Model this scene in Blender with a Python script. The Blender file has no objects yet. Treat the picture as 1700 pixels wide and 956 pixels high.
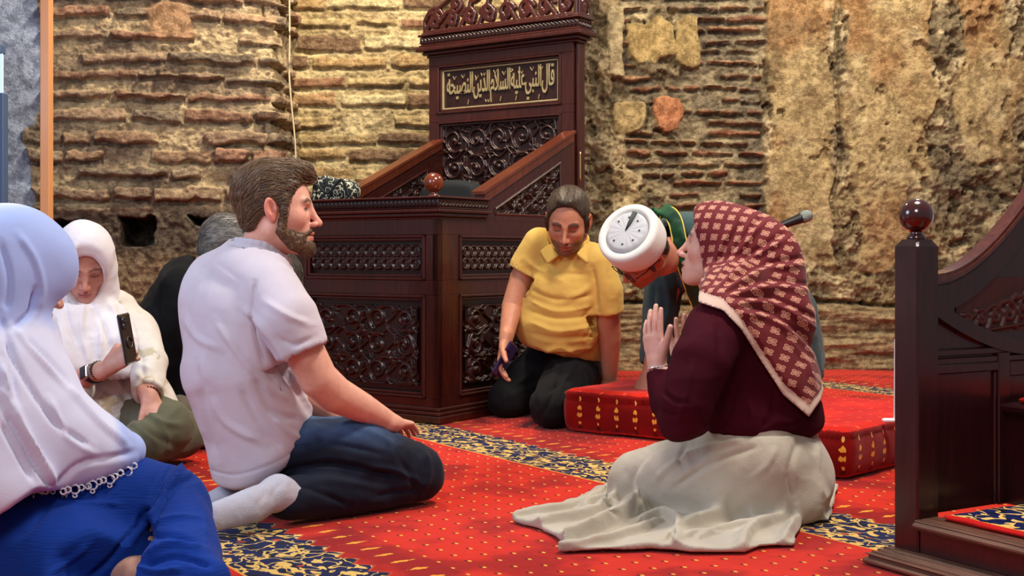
import bpy, math, random
import numpy as np
from mathutils import Vector, Matrix
C = bpy.context.scene.collection
SC = bpy.context.scene
rng = np.random.default_rng(7)
random.seed(7)

# ------------------------------------------------------------------ camera, world, lights, exposure
F_PX, CX, HY, CAM_H = 2050.0, 850.0, 421.0, 0.69
cam_d = bpy.data.cameras.new('camera')
cam = bpy.data.objects.new('camera', cam_d); C.objects.link(cam)
cam.location = (0, 0, CAM_H); cam.rotation_euler = (math.pi/2, 0, 0)
cam_d.sensor_width = 36.0; cam_d.lens = 36.0*F_PX/1700.0
cam_d.shift_y = -(478.0-HY)/1700.0
cam_d.clip_start = 0.05
SC.camera = cam
SC.view_settings.view_transform = 'Standard'
SC.view_settings.look = 'None'
SC.view_settings.gamma = 1.0
SC.view_settings.use_curve_mapping = False
SC.view_settings.exposure = 0.0

world = bpy.data.worlds.new('world'); SC.world = world; world.use_nodes = True
world.node_tree.nodes['Background'].inputs[0].default_value = (0.86, 0.84, 0.88, 1)
world.node_tree.nodes['Background'].inputs[1].default_value = 0.27

def area(name, loc, target, size, power, col, size_y=None, spread=None):
    d = bpy.data.lights.new(name, 'AREA'); d.energy = power; d.color = col; d.size = size
    if size_y: d.shape = 'RECTANGLE'; d.size_y = size_y
    if spread: d.spread = spread
    o = bpy.data.objects.new(name, d); C.objects.link(o); o.location = loc
    o.rotation_euler = (Vector(target)-Vector(loc)).to_track_quat('-Z', 'Y').to_euler()
    return o
# chandelier light above the praying area, wall washers near the ceiling, daylight from the window on the left
area('ceiling_lamp_light', (1.2, 3.0, 3.6), (0.3, 3.9, 0.3), 0.7, 135, (1.0, 0.90, 0.80))
area('ceiling_lamp_light', (-0.6, 5.3, 3.5), (-0.9, 6.9, 1.1), 0.4, 110, (1.0, 0.85, 0.62))
area('ceiling_lamp_light', (2.2, 6.0, 3.4), (1.7, 7.4, 0.9), 0.4, 74, (1.0, 0.86, 0.68))
area('window_light', (-2.5, 2.2, 1.9), (-0.6, 3.2, 0.5), 1.1, 46, (0.62, 0.76, 1.0))
area('hall_lamp_light', (-0.2, -0.5, 2.9), (0.0, 4.2, 0.4), 0.9, 50, (1.0, 0.93, 0.92))

# ------------------------------------------------------------------ small helpers
def P(px, py, d):                       # the point at depth d seen at photo pixel (px, py)
    return np.array([(px-CX)*d/F_PX, d, CAM_H-(py-HY)*d/F_PX])
def nrm(v):
    v = np.asarray(v, float); return v/np.linalg.norm(v)
def tag(o, label=None, cat=None, group=None, kind=None):
    if label: o['label'] = label
    if cat: o['category'] = cat
    if group: o['group'] = group
    if kind: o['kind'] = kind
    return o
def thing(name, label, cat, loc=(0, 0, 0), rz=0, group=None):
    o = bpy.data.objects.new(name, None); C.objects.link(o)
    o.empty_display_size = .1
    o.location = loc; o.rotation_euler = (0, 0, rz)
    return tag(o, label, cat, group)
def obj(name, verts, faces, mat, parent=None, smooth=True, cols=None, uv=None, label=None):
    me = bpy.data.meshes.new(name)
    verts = np.asarray(verts, np.float32)
    if isinstance(faces, np.ndarray):
        k = faces.shape[1]; n = len(faces)
        me.vertices.add(len(verts)); me.vertices.foreach_set('co', verts.ravel())
        me.loops.add(n*k); me.loops.foreach_set('vertex_index', faces.astype(np.int32).ravel())
        me.polygons.add(n); me.polygons.foreach_set('loop_start', np.arange(0, n*k, k, dtype=np.int32))
        me.polygons.foreach_set('loop_total', np.full(n, k, np.int32))
        me.update(calc_edges=True)
    else:
        me.from_pydata([tuple(map(float, v)) for v in verts], [], [tuple(map(int, f)) for f in faces])
    me.validate()
    if smooth:
        me.polygons.foreach_set('use_smooth', np.ones(len(me.polygons), bool))
    if cols is not None:
        a = me.color_attributes.new('Col', 'FLOAT_COLOR', 'POINT')
        c4 = np.ones((len(verts), 4), np.float32); c4[:, :3] = cols
        a.data.foreach_set('color', c4.ravel())
    if uv is not None:
        l = me.uv_layers.new(name='UVMap')
        idx = np.empty(len(me.loops), np.int32); me.loops.foreach_get('vertex_index', idx)
        l.data.foreach_set('uv', np.asarray(uv, np.float32)[idx].ravel())
    me.materials.append(mat)
    o = bpy.data.objects.new(name, me); C.objects.link(o)
    if parent is not None: o.parent = parent
    if label: o['label'] = label
    return o

class MB:                               # collects bevelled boxes, prisms, lathes, tubes into one mesh
    def __init__(s): s.v = []; s.f = []
    def add(s, v, f):
        n = len(s.v); s.v += [tuple(map(float, q)) for q in v]; s.f += [tuple(i+n for i in q) for q in f]; return s
    def box(s, x0, x1, y0, y1, z0, z1, b=0.003):
        b = min(b, (x1-x0)/2.01, (y1-y0)/2.01, (z1-z0)/2.01)
        v = []; 
        for (z, i) in ((z0, b), (z0+b, 0), (z1-b, 0), (z1, b)):
            xa, xb, ya, yb = x0+i, x1-i, y0+i, y1-i
            c = b if i == 0 else b*.5
            for q in ((xa+c, ya), (xb-c, ya), (xb, ya+c), (xb, yb-c), (xb-c, yb), (xa+c, yb), (xa, yb-c), (xa, ya+c)):
                v.append((q[0], q[1], z))
        f = [tuple(range(7, -1, -1)), tuple(range(24, 32))]
        for r in range(3):
            for i in range(8):
                f.append((r*8+i, r*8+(i+1) % 8, r*8+8+(i+1) % 8, r*8+8+i))
        return s.add(v, f)
    def prism(s, poly, axis, a, b):     # polygon in the two other axes, extruded along axis from a to b
        def mk(p, t):
            return {'x': (t, p[0], p[1]), 'y': (p[0], t, p[1]), 'z': (p[0], p[1], t)}[axis]
        n = len(poly); v = [mk(p, a) for p in poly]+[mk(p, b) for p in poly]
        f = [tuple(range(n-1, -1, -1)), tuple(range(n, 2*n))]
        for i in range(n): f.append((i, (i+1) % n, n+(i+1) % n, n+i))
        return s.add(v, f)
    def lathe(s, prof, cx=0, cy=0, n=28):
        v = []; f = []
        for (r, z) in prof:
            for i in range(n):
                t = 2*math.pi*i/n; v.append((cx+r*math.cos(t), cy+r*math.sin(t), z))
        for j in range(len(prof)-1):
            for i in range(n):
                f.append((j*n+i, j*n+(i+1) % n, j*n+n+(i+1) % n, j*n+n+i))
        f.append(tuple(range(n-1, -1, -1))); f.append(tuple(range((len(prof)-1)*n, len(prof)*n)))
        return s.add(v, f)
    def tube(s, pts, r, n=8):
        pts = [np.asarray(p, float) for p in pts]; m = len(pts)
        rr = r if hasattr(r, '__len__') else [r]*m
        v = []; f = []; up = np.array([0, 0, 1.])
        for i, p in enumerate(pts):
            t = nrm(pts[min(i+1, m-1)]-pts[max(i-1, 0)])
            a = np.cross(t, up)
            if np.linalg.norm(a) < 1e-3: a = np.cross(t, [1, 0, 0])
            a = nrm(a); b = np.cross(a, t)
            for k in range(n):
                q = 2*math.pi*k/n; v.append(p+rr[i]*(a*math.cos(q)+b*math.sin(q)))
        for j in range(m-1):
            for i in range(n): f.append((j*n+i, j*n+(i+1) % n, j*n+n+(i+1) % n, j*n+n+i))
        f.append(tuple(range(n-1, -1, -1))); f.append(tuple(range((m-1)*n, m*n)))
        return s.add(v, f)
    def build(s, name, mat, parent=None, smooth=False, label=None):
        o = obj(name, s.v, s.f, mat, parent, smooth=False, label=label)
        if smooth:
            o.data.polygons.foreach_set('use_smooth', np.array([len(p.vertices) <= 4 for p in o.data.polygons]))
        return o

# ------------------------------------------------------------------ noise
def _h(ix, iy, iz, seed):
    n = (ix.astype(np.int64)*374761393+iy.astype(np.int64)*668265263+iz.astype(np.int64)*2147483647+seed*974711) & 0xffffffff
    n = ((n ^ (n >> 13))*1274126177) & 0xffffffff
    n = ((n ^ (n >> 16))*2246822519) & 0xffffffff
    return ((n ^ (n >> 15)) & 0xffffff)/float(0xffffff)
def noise(p, seed=0):                   # value noise in -1..1
    p = np.asarray(p); i = np.floor(p).astype(np.int64); f = p-i; f = f*f*(3-2*f)
    r = 0
    for dx in (0, 1):
        wx = f[..., 0] if dx else 1-f[..., 0]
        for dy in (0, 1):
            wy = f[..., 1] if dy else 1-f[..., 1]
            for dz in (0, 1):
                wz = f[..., 2] if dz else 1-f[..., 2]
                r = r+wx*wy*wz*_h(i[..., 0]+dx, i[..., 1]+dy, i[..., 2]+dz, seed)
    return r*2-1
def fbm(p, o=4, seed=0, g=.5):
    r = 0; a = 1; t = 0
    for k in range(o):
        r = r+a*noise(p*2.03**k+k*17.3, seed+k); t += a; a *= g
    return r/t
def sstep(a, b, x):
    t = np.clip((x-a)/(b-a), 0, 1); return t*t*(3-2*t)

# ------------------------------------------------------------------ signed-distance modelling
class Sdf:
    def __init__(s): s.p = []
    def tube(s, pts, w, dd=None, lat=None, k=.02, op='u'):
        pts = np.array(pts, float); n = len(pts)
        w = np.full(n, w, float) if np.isscalar(w) else np.array(w, float)
        dd = w if dd is None else (np.full(n, dd, float) if np.isscalar(dd) else np.array(dd, float))
        if lat is None: lat = [1, 0, 0]
        lat = np.array(lat, float)
        if lat.ndim == 1: lat = np.tile(lat, (n, 1))
        def fn(q):
            best = None
            for i in range(max(n-1, 1)):
                a = pts[i]; b = pts[min(i+1, n-1)]; ab = b-a; L2 = max(ab@ab, 1e-12)
                h = np.clip((q-a)@ab/L2, 0, 1)
                r = q-a-h[:, None]*ab
                W = w[i]+(w[min(i+1, n-1)]-w[i])*h; D = dd[i]+(dd[min(i+1, n-1)]-dd[i])*h
                if w is dd or np.allclose(w, dd):
                    d = np.sqrt((r*r).sum(1))-W
                else:
                    l = lat[i]; t = ab/math.sqrt(L2)
                    l = nrm(l-t*(l@t)); e = np.cross(t, l)
                    x = r@l; y = r@e; z = r@t; M = np.minimum(W, D)
                    k0 = np.sqrt((x/W)**2+(y/D)**2+(z/M)**2)+1e-9
                    k1 = np.sqrt((x/W**2)**2+(y/D**2)**2+(z/M**2)**2)+1e-9
                    d = k0*(k0-1)/k1
                best = d if best is None else np.minimum(best, d)
            return best
        s.p.append((fn, op, k)); return s
    def ell(s, c, r, R=None, k=.02, op='u'):
        c = np.array(c, float); r = np.array(r, float)
        R = np.eye(3) if R is None else np.array(R, float)      # columns = axes
        def fn(q):
            x = (q-c)@R
            k0 = np.sqrt(((x/r)**2).sum(1))+1e-9; k1 = np.sqrt(((x/r**2)**2).sum(1))+1e-9
            return k0*(k0-1)/k1
        s.p.append((fn, op, k)); return s
    def box(s, c, r, R=None, rad=.005, k=.01, op='u'):
        c = np.array(c, float); r = np.array(r, float)-rad
        R = np.eye(3) if R is None else np.array(R, float)
        def fn(q):
            x = np.abs((q-c)@R)-r
            return np.sqrt((np.maximum(x, 0)**2).sum(1))+np.minimum(x.max(1), 0)-rad
        s.p.append((fn, op, k)); return s
    def plane(s, c, n, op='i', k=.004):     # keep the side opposite to n
        c = np.array(c, float); n = nrm(n)
        s.p.append((lambda q: (q-c)@n, op, k)); return s
    def fn(s, f, op='u', k=.01): s.p.append((f, op, k)); return s
    def ev(s, q):
        d = np.full(len(q), 9.)
        for fn, op, k in s.p: d = comb(d, fn(q), op, k)
        return d
    def mesh(s, lo, hi, v, grow=0):
        lo = np.array(lo, float); hi = np.array(hi, float); B = 8
        nb = np.ceil((hi-lo)/(v*B)).astype(int)+1
        N = nb*B
        hd = v*B*.5*math.sqrt(3)
        bx = np.stack(np.meshgrid(*[np.arange(n) for n in nb], indexing='ij'), -1).reshape(-1, 3)
        cen = lo+(bx*B+(B-1)/2)*v
        dc = np.full(len(cen), 9.); pd = []
        for fn, op, k in s.p:
            d = fn(cen); pd.append(d.astype(np.float32)); dc = comb(dc, d, op, k)
        act = np.abs(dc) < hd*1.5
        vals = np.where(dc < 0, -1., 1.).astype(np.float32)
        V = np.repeat(np.repeat(np.repeat(vals.reshape(nb), B, 0), B, 1), B, 2)
        off = np.stack(np.meshgrid(*[np.arange(B)]*3, indexing='ij'), -1).reshape(-1, 3)
        ids = np.nonzero(act)[0]
        pts = (lo+(bx[ids][:, None, :]*B+off[None])*v)
        D = np.full((len(ids), B**3), 9.)
        for (fn, op, k), d0 in zip(s.p, pd):
            if op == 'i': m = np.ones(len(ids), bool)
            else: m = d0[ids] < hd*3+k*2
            if not m.any(): continue
            q = pts[m].reshape(-1, 3)
            D[m] = comb(D[m].ravel(), fn(q), op, k).reshape(-1, B**3)
        gi = bx[ids][:, None, :]*B+off[None]
        V[gi[..., 0], gi[..., 1], gi[..., 2]] = D
        return nets(V, lo, v)
def comb(a, b, op, k):
    if op == 'u':
        h = np.maximum(k-np.abs(a-b), 0)/max(k, 1e-9); return np.minimum(a, b)-h*h*k*.25
    if op == 's': b = -b
    h = np.maximum(k-np.abs(a-b), 0)/max(k, 1e-9); return np.maximum(a, b)+h*h*k*.25
def nets(V, lo, v):
    I = V < 0; n = np.array(V.shape)
    c = np.zeros(n-1, np.int8)
    for dx in (0, 1):
        for dy in (0, 1):
            for dz in (0, 1):
                c += I[dx:n[0]-1+dx, dy:n[1]-1+dy, dz:n[2]-1+dz]
    A = np.argwhere((c > 0) & (c < 8)); m = n-1
    key = (A[:, 0]*m[1]+A[:, 1])*m[2]+A[:, 2]
    acc = np.zeros((len(A), 3)); cnt = np.zeros(len(A))
    cor = [(x, y, z) for x in (0, 1) for y in (0, 1) for z in (0, 1)]
    cv = {q: V[A[:, 0]+q[0], A[:, 1]+q[1], A[:, 2]+q[2]] for q in cor}
    for q in cor:
        for ax in range(3):
            if q[ax] == 0:
                q2 = list(q); q2[ax] = 1; q2 = tuple(q2)
                a, b = cv[q], cv[q2]; x = (a < 0) != (b < 0)
                t = np.clip(a/np.where(x, a-b, 1), 0, 1)
                pt = np.tile(np.array(q, float), (len(A), 1)); pt[:, ax] += t
                acc[x] += pt[x]; cnt[x] += 1
    verts = lo+(A+acc/cnt[:, None])*v
    faces = []
    for ax in range(3):
        s0 = [slice(None)]*3; s1 = [slice(None)]*3; s0[ax] = slice(0, -1); s1[ax] = slice(1, None)
        X = I[tuple(s0)] != I[tuple(s1)]
        E = np.argwhere(X)
        b, e = (ax+1) % 3, (ax+2) % 3
        ok = (E[:, b] > 0) & (E[:, e] > 0) & (E[:, b] < m[b]) & (E[:, e] < m[e]); E = E[ok]
        ins = I[E[:, 0], E[:, 1], E[:, 2]]
        q = []
        for (ob, oe) in ((-1, -1), (0, -1), (0, 0), (-1, 0)):
            G = E.copy(); G[:, b] += ob; G[:, e] += oe
            q.append(np.searchsorted(key, (G[:, 0]*m[1]+G[:, 1])*m[2]+G[:, 2]))
        q = np.stack(q, 1); q[~ins] = q[~ins][:, ::-1]
        faces.append(q)
    return verts, np.concatenate(faces)
def vnormals(v, f):
    n = np.zeros_like(v); a = v[f[:, 2]]-v[f[:, 0]]; b = v[f[:, 3]]-v[f[:, 1]]; c = np.cross(a, b)
    for i in range(4):
        for ax in range(3): n[:, ax] += np.bincount(f[:, i], c[:, ax], len(v))
    return n/(np.linalg.norm(n, axis=1)[:, None]+1e-12)
def relax(v, f, it=1, lam=.5):
    for _ in range(it):
        s = np.zeros_like(v); c = np.zeros(len(v))
        for i in range(4):
            a, b = f[:, i], f[:, (i+1) % 4]
            for (x, y) in ((a, b), (b, a)):
                c += np.bincount(x, minlength=len(v))
                for ax in range(3): s[:, ax] += np.bincount(x, v[y, ax], len(v))
        v = v+lam*(s/np.maximum(c, 1)[:, None]-v)
    return v

# ------------------------------------------------------------------ materials
class X:
    def __init__(s, nt, k): s.nt = nt; s.k = k
    def _m(s, op, *a):
        n = s.nt.nodes.new('ShaderNodeMath'); n.operation = op
        for i, q in enumerate((s,)+a):
            if isinstance(q, X): s.nt.links.new(q.k, n.inputs[i])
            else: n.inputs[i].default_value = float(q)
        return X(s.nt, n.outputs[0])
    def __add__(s, o): return s._m('ADD', o)
    __radd__ = __add__
    def __sub__(s, o): return s._m('SUBTRACT', o)
    def __rsub__(s, o): return (s*-1)+o
    def __mul__(s, o): return s._m('MULTIPLY', o)
    __rmul__ = __mul__
    def __truediv__(s, o): return s._m('DIVIDE', o)
    def gt(s, o): return s._m('GREATER_THAN', o)
    def lt(s, o): return s._m('LESS_THAN', o)
    def mod(s, o): return s._m('FLOORED_MODULO', o)
    def floor(s): return s._m('FLOOR')
    def abs(s): return s._m('ABSOLUTE')
    def sin(s): return s._m('SINE')
    def sqrt(s): return s._m('SQRT')
    def mx(s, o): return s._m('MAXIMUM', o)
    def mn(s, o): return s._m('MINIMUM', o)
    def step(s, a, b):
        n = s.nt.nodes.new('ShaderNodeMapRange'); n.interpolation_type = 'SMOOTHSTEP'
        s.nt.links.new(s.k, n.inputs[0]); n.inputs[1].default_value = a; n.inputs[2].default_value = b
        return X(s.nt, n.outputs[0])
class M:                                 # one material and its node helpers
    def __init__(s, name, rough=.6, spec=.4, coat=0, metal=0, sss=0, sheen=0, sheen_r=.4):
        s.m = bpy.data.materials.new(name); s.m.use_nodes = True; s.nt = s.m.node_tree
        s.b = s.nt.nodes['Principled BSDF']
        s.b.inputs['Roughness'].default_value = rough; s.b.inputs['Specular IOR Level'].default_value = spec
        s.b.inputs['Coat Weight'].default_value = coat; s.b.inputs['Coat Roughness'].default_value = .18
        s.b.inputs['Metallic'].default_value = metal
        s.b.inputs['Sheen Weight'].default_value = sheen; s.b.inputs['Sheen Roughness'].default_value = sheen_r
        if sss:
            s.b.inputs['Subsurface Weight'].default_value = sss; s.b.inputs['Subsurface Scale'].default_value = .01
            s.b.inputs['Subsurface Radius'].default_value = (1, .35, .2)
    def node(s, t, **kw):
        n = s.nt.nodes.new(t)
        for k, v in kw.items(): setattr(n, k, v)
        return n
    def coord(s, which='Object'):
        return s.node('ShaderNodeTexCoord').outputs[which]
    def sep(s, sock):
        n = s.node('ShaderNodeSeparateXYZ'); s.nt.links.new(sock, n.inputs[0])
        return [X(s.nt, n.outputs[i]) for i in range(3)]
    def vec(s, *a):
        n = s.node('ShaderNodeCombineXYZ')
        for i, q in enumerate(a):
            if isinstance(q, X): s.nt.links.new(q.k, n.inputs[i])
            else: n.inputs[i].default_value = q
        return n.outputs[0]
    def scale(s, sock, v):
        n = s.node('ShaderNodeVectorMath', operation='MULTIPLY'); s.nt.links.new(sock, n.inputs[0])
        n.inputs[1].default_value = v if hasattr(v, '__len__') else (v, v, v); return n.outputs[0]
    def addv(s, a, b):
        n = s.node('ShaderNodeVectorMath', operation='ADD'); s.nt.links.new(a, n.inputs[0]); s.nt.links.new(b, n.inputs[1]); return n.outputs[0]
    def noise(s, sock, sc, det=3, rough=.5, col=False, dist=0):
        n = s.node('ShaderNodeTexNoise'); s.nt.links.new(sock, n.inputs['Vector'])
        n.inputs['Scale'].default_value = sc; n.inputs['Detail'].default_value = det; n.inputs['Roughness'].default_value = rough
        n.inputs['Distortion'].default_value = dist
        return n.outputs['Color'] if col else X(s.nt, n.outputs[0])
    def voro(s, sock, sc, feat='F1', rnd=1):
        n = s.node('ShaderNodeTexVoronoi', feature=feat); s.nt.links.new(sock, n.inputs['Vector'])
        n.inputs['Scale'].default_value = sc; n.inputs['Randomness'].default_value = rnd
        return X(s.nt, n.outputs['Distance'])
    def col(s, c):
        n = s.node('ShaderNodeRGB'); n.outputs[0].default_value = (*c, 1); return n.outputs[0]
    def mix(s, f, a, b, mode='MIX'):
        n = s.node('ShaderNodeMix', data_type='RGBA', blend_type=mode)
        for i, q in ((0, f), (6, a), (7, b)):
            if isinstance(q, X): s.nt.links.new(q.k, n.inputs[i])
            elif isinstance(q, (float, int)): n.inputs[i].default_value = q
            elif isinstance(q, tuple): n.inputs[i].default_value = (*q, 1)
            else: s.nt.links.new(q, n.inputs[i])
        return n.outputs[2]
    def attr(s, name='Col'):
        return s.node('ShaderNodeVertexColor', layer_name=name).outputs[0]
    def base(s, sock):
        if isinstance(sock, tuple): s.b.inputs['Base Color'].default_value = (*sock, 1)
        else: s.nt.links.new(sock, s.b.inputs['Base Color'])
        return s
    def bump(s, h, dist, strength=1.0):
        n = s.node('ShaderNodeBump'); n.inputs['Distance'].default_value = dist; n.inputs['Strength'].default_value = strength
        s.nt.links.new(h.k, n.inputs['Height']); s.nt.links.new(n.outputs[0], s.b.inputs['Normal']); return s
    def rough(s, x): s.nt.links.new(x.k, s.b.inputs['Roughness']); return s

def lin(r, g, b):
    return tuple(((c/255)/12.92 if c/255 <= .04045 else ((c/255+.055)/1.055)**2.4) for c in (r, g, b))
def mwood(name, c1, c2, axis=(2, 2, .3), rough=.32, coat=.35, g=30):
    m = M(name, rough=rough, spec=.45, coat=coat)
    co = m.scale(m.coord(), axis)
    n = m.noise(co, g, 4, .6, dist=.6); n2 = m.noise(m.coord(), 3, 2)
    m.base(m.mix((n*.7+n2*.4).step(.3, .85), c1, c2)).bump(n, .0006, .3)
    return m.m
W_DARK = mwood('mahogany_wood', lin(44, 15, 12), lin(75, 28, 20))
W_RAIL = mwood('mahogany_rail_wood', lin(76, 30, 17), lin(112, 52, 28))
W_PANEL = mwood('carved_wood', lin(34, 15, 14), lin(52, 24, 20), rough=.36, coat=.15)
W_MIN = mwood('minbar_wood', lin(36, 10, 13), lin(60, 19, 21), rough=.30)
W_STEP = mwood('step_edge_wood', lin(74, 44, 34), lin(122, 84, 66), axis=(.25, 3, 3), rough=.4, coat=.15)
def mplain(name, c, rough=.6, spec=.4, metal=0, coat=0, bump=0, bs=400, sheen=0):
    m = M(name, rough=rough, spec=spec, metal=metal, coat=coat, sheen=sheen)
    n = m.noise(m.coord(), 6, 3); m.base(m.mix(n, tuple(x*.88 for x in c), tuple(min(1, x*1.1) for x in c)))
    if bump: m.bump(m.noise(m.coord(), bs, 2), bump, .5)
    return m.m
BRASS = mplain('brass', (.75, .48, .2), .3, metal=1)
GOLD = mplain('gold_leaf', (.47, .38, .20), .45, metal=.5)
BLACKFAB = mplain('black_upholstery', lin(24, 28, 32), .85, bump=.0008)
POLEM = mplain('varnished_pine', lin(214, 150, 96), .45, coat=.2)
CABLE = mplain('cream_cable', lin(205, 190, 150), .5)
# ------------------------------------------------------------------ carpet colours shared by floor, cushions and steps
RED1, RED2 = lin(206, 38, 16), lin(166, 16, 10)
GOLDY, NAVY = lin(226, 176, 70), lin(14, 22, 70)
def rug_band(m, u, v):                   # gold leaf scroll on navy; u, v in metres
    co = m.vec(u, v, 0.0)
    w = m.noise(co, 16, 1, .5, col=True)
    c2 = m.addv(co, m.scale(w, .05))
    a = (m.noise(c2, 23, 1, .4)-.5).abs().lt(.026)
    b = m.noise(m.scale(c2, (1, 1.6, 1)), 27, 1, .4).gt(.605)
    c = m.voro(c2, 16).lt(.13)
    y = a.mx(b).mx(c)
    base = m.mix(m.noise(co, 30, 1).gt(.60), NAVY, lin(8, 12, 30))
    red = m.voro(m.addv(c2, m.col((.3, .2, 0))), 13).lt(.14)
    gold = m.mix(m.noise(co, 60, 2), lin(214, 158, 56), lin(236, 206, 128))
    return m.mix(red*.9, m.mix(y, base, gold), lin(170, 60, 30))
m = M('carpet', rough=.95, spec=.15, sheen=.12)
x, y, z = m.sep(m.coord())
n = x*.825+y*.565; t = x*.565-y*.825
wob = m.noise(m.coord(), 3, 2)*.012
mm = (n-1.03+wob-.006).mod(1.31)
tt = t.mod(.075)/.075-.5                 # -.5 .. .5
sc = (tt.abs()*-2+1)                     # saw 0..1
edge = sc*.035+.235
inband = mm.lt(edge)
dotu = t/.062; dotv = mm/.062
row = dotv.floor().mod(2)
du = (dotu+row*.5).mod(1)-.5; dv = dotv.mod(1)-.5
dd = (du*du+dv*dv*2.2).sqrt()
dot = dd.lt(.10)*mm.gt(.40)
dotsh = ((du+.07)*(du+.07)+(dv+.10)*(dv+.10)*2.2).sqrt().lt(.11)*mm.gt(.40)
fn_ = m.noise(m.vec(t, mm, 0.0), 70, 1)
fl = (mm-.335).abs()/.045
flame = ((tt.abs()+fn_*.24-.085)*6.2+fl*1.1).lt(1)
thin = (mm-edge).abs().lt(.004)
patch = m.noise(m.coord(), 3.4, 3, .6).step(.44, .60)
pile = m.noise(m.scale(m.coord(), (1, 1, 1)), 420, 2)
redc = m.mix((patch*.85+(mm.lt(.40))*.35).mn(1), RED1, lin(150, 13, 8))
redc = m.mix(dotsh, redc, lin(110, 10, 10)); redc = m.mix(dot, redc, GOLDY)
redc = m.mix(flame, redc, lin(232, 160, 50))
low = ((mm-1.31).abs()).lt(.007)
redc = m.mix(low*.8, redc, GOLDY)
band = rug_band(m, t, mm)
cc = m.mix(inband, redc, band); cc = m.mix(thin*.8, cc, lin(190, 70, 30))
cc = m.mix(pile*.35, cc, m.mix(.5, cc, (0, 0, 0)))
m.base(cc).bump(pile+m.noise(m.coord(), 30, 2)*1.5, .004, .5)
CARPET = m.m
mb = MB(); g = 40
V = []; Fc = []
xs = np.linspace(-3.6, 4.2, 80); ys = np.linspace(-1.0, 7.6, 88)
gx, gy = np.meshgrid(xs, ys, indexing='ij'); gz = .0025*noise(np.stack([gx*3, gy*3, gx*0], -1), 3)-.004
v = np.stack([gx, gy, gz], -1).reshape(-1, 3)
ii, jj = np.meshgrid(np.arange(79), np.arange(87), indexing='ij'); a = (ii*88+jj).ravel()
f = np.stack([a, a+88, a+89, a+1], 1)
tag(obj('floor', v, f, CARPET), kind='structure')

# ------------------------------------------------------------------ masonry walls
m = M('old_masonry', rough=.92, spec=.2)
co = m.coord()
c = m.attr()
n1 = m.noise(co, 20, 8, .74); n2 = m.noise(co, 130, 3, .6)
c = m.mix(n1.step(.40, .60), m.mix(.50, c, lin(56, 45, 34)), m.mix(.12, c, lin(236, 220, 180)))
c = m.mix(n2.step(.55, .75)*.35, c, lin(60, 50, 38))
m.base(c).bump(n1*1.0+n2*.3, .022, .9)
STONE = m.m

def masonry(s, z, seed, pitch=.098, thick=(.034, .052), length=(.2, .36), miss=.12, prot=.030, pal=None, mort=None, wav=.018, rag=.012, scat=.0):
    """height field and colours of thin-brick courses; s along the wall, z up (metres)"""
    r = np.random.default_rng(seed)
    q = np.stack([s*2.2, z*0+seed, z*3.0], -1)
    zz = z+wav*noise(q, seed)+.006*noise(np.stack([s*14, z*14, z*0], -1), seed+1)
    ss = s+.010*noise(np.stack([s*16, z*20, z*0+5], -1), seed+2)
    h = .010+.016*fbm(np.stack([s*14, z*20, z*0], -1), 4, seed+3, .6)+.013*fbm(np.stack([s*44, z*52, z*0], -1), 3, seed+4, .6)
    col = np.ones(s.shape+(3,))*np.array(mort[0])
    mm_ = sstep(-.3, .4, fbm(np.stack([s*4, z*5, z*0+3], -1), 3, seed+6))[..., None]
    col = col*(1-mm_)+np.array(mort[1])*mm_
    z0 = z.min()-.1
    while z0 < z.max()+.1:
        th = r.uniform(*thick); pz = pitch*r.uniform(.86, 1.16)
        x0 = s.min()-r.uniform(0, .4)
        while x0 < s.max()+.1:
            L = r.uniform(*length); gap = r.uniform(.010, .034)
            dz = r.uniform(-.006, .006); tl = r.uniform(-.03, .03); t2 = th*r.uniform(.7, 1.15)
            if r.random() > miss:
                sel = (ss > x0-.05) & (ss < x0+L+.05) & (np.abs(zz-z0) < .1)
                if sel.any():
                    a = np.abs(ss[sel]-(x0+L/2))-L/2
                    b = np.abs(zz[sel]-z0-dz-tl*(ss[sel]-x0-L/2))-t2/2
                    rg = rag*fbm(np.stack([ss[sel]*14, zz[sel]*24, ss[sel]*0+x0*7], -1), 4, seed+8)
                    d = np.where((a > -.012) & (b > -.012), np.hypot(a+.012, b+.012)-.012, np.maximum(a, b))+rg
                    w = sstep(.003, -.005, d)
                    p = prot*r.uniform(.55, 1.25)+(r.uniform(-.06, .06)*(zz[sel]-z0))
                    rough = .007*fbm(np.stack([ss[sel]*40, zz[sel]*60, ss[sel]*0], -1), 3, seed+9)
                    edge = .004*sstep(-.012, -.002, d)
                    h[sel] = h[sel]*(1-w)+(p+rough-edge)*w
                    cb = np.array(pal[r.integers(len(pal))])*r.uniform(.8, 1.15)
                    cb = cb[None]*(1+.25*fbm(np.stack([ss[sel]*12, zz[sel]*20, ss[sel]*0], -1), 3, seed+11)[:, None])
                    col[sel] = col[sel]*(1-w[:, None])+cb*w[:, None]
                    # the dark raked joint just below a projecting brick
                    g_ = sstep(.022, .0, np.abs(b-.008))*(zz[sel] < z0)*(a < 0)
                    h[sel] -= .020*g_*(1-w)
            x0 += L+gap
        z0 += pz
    return h, col
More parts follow.
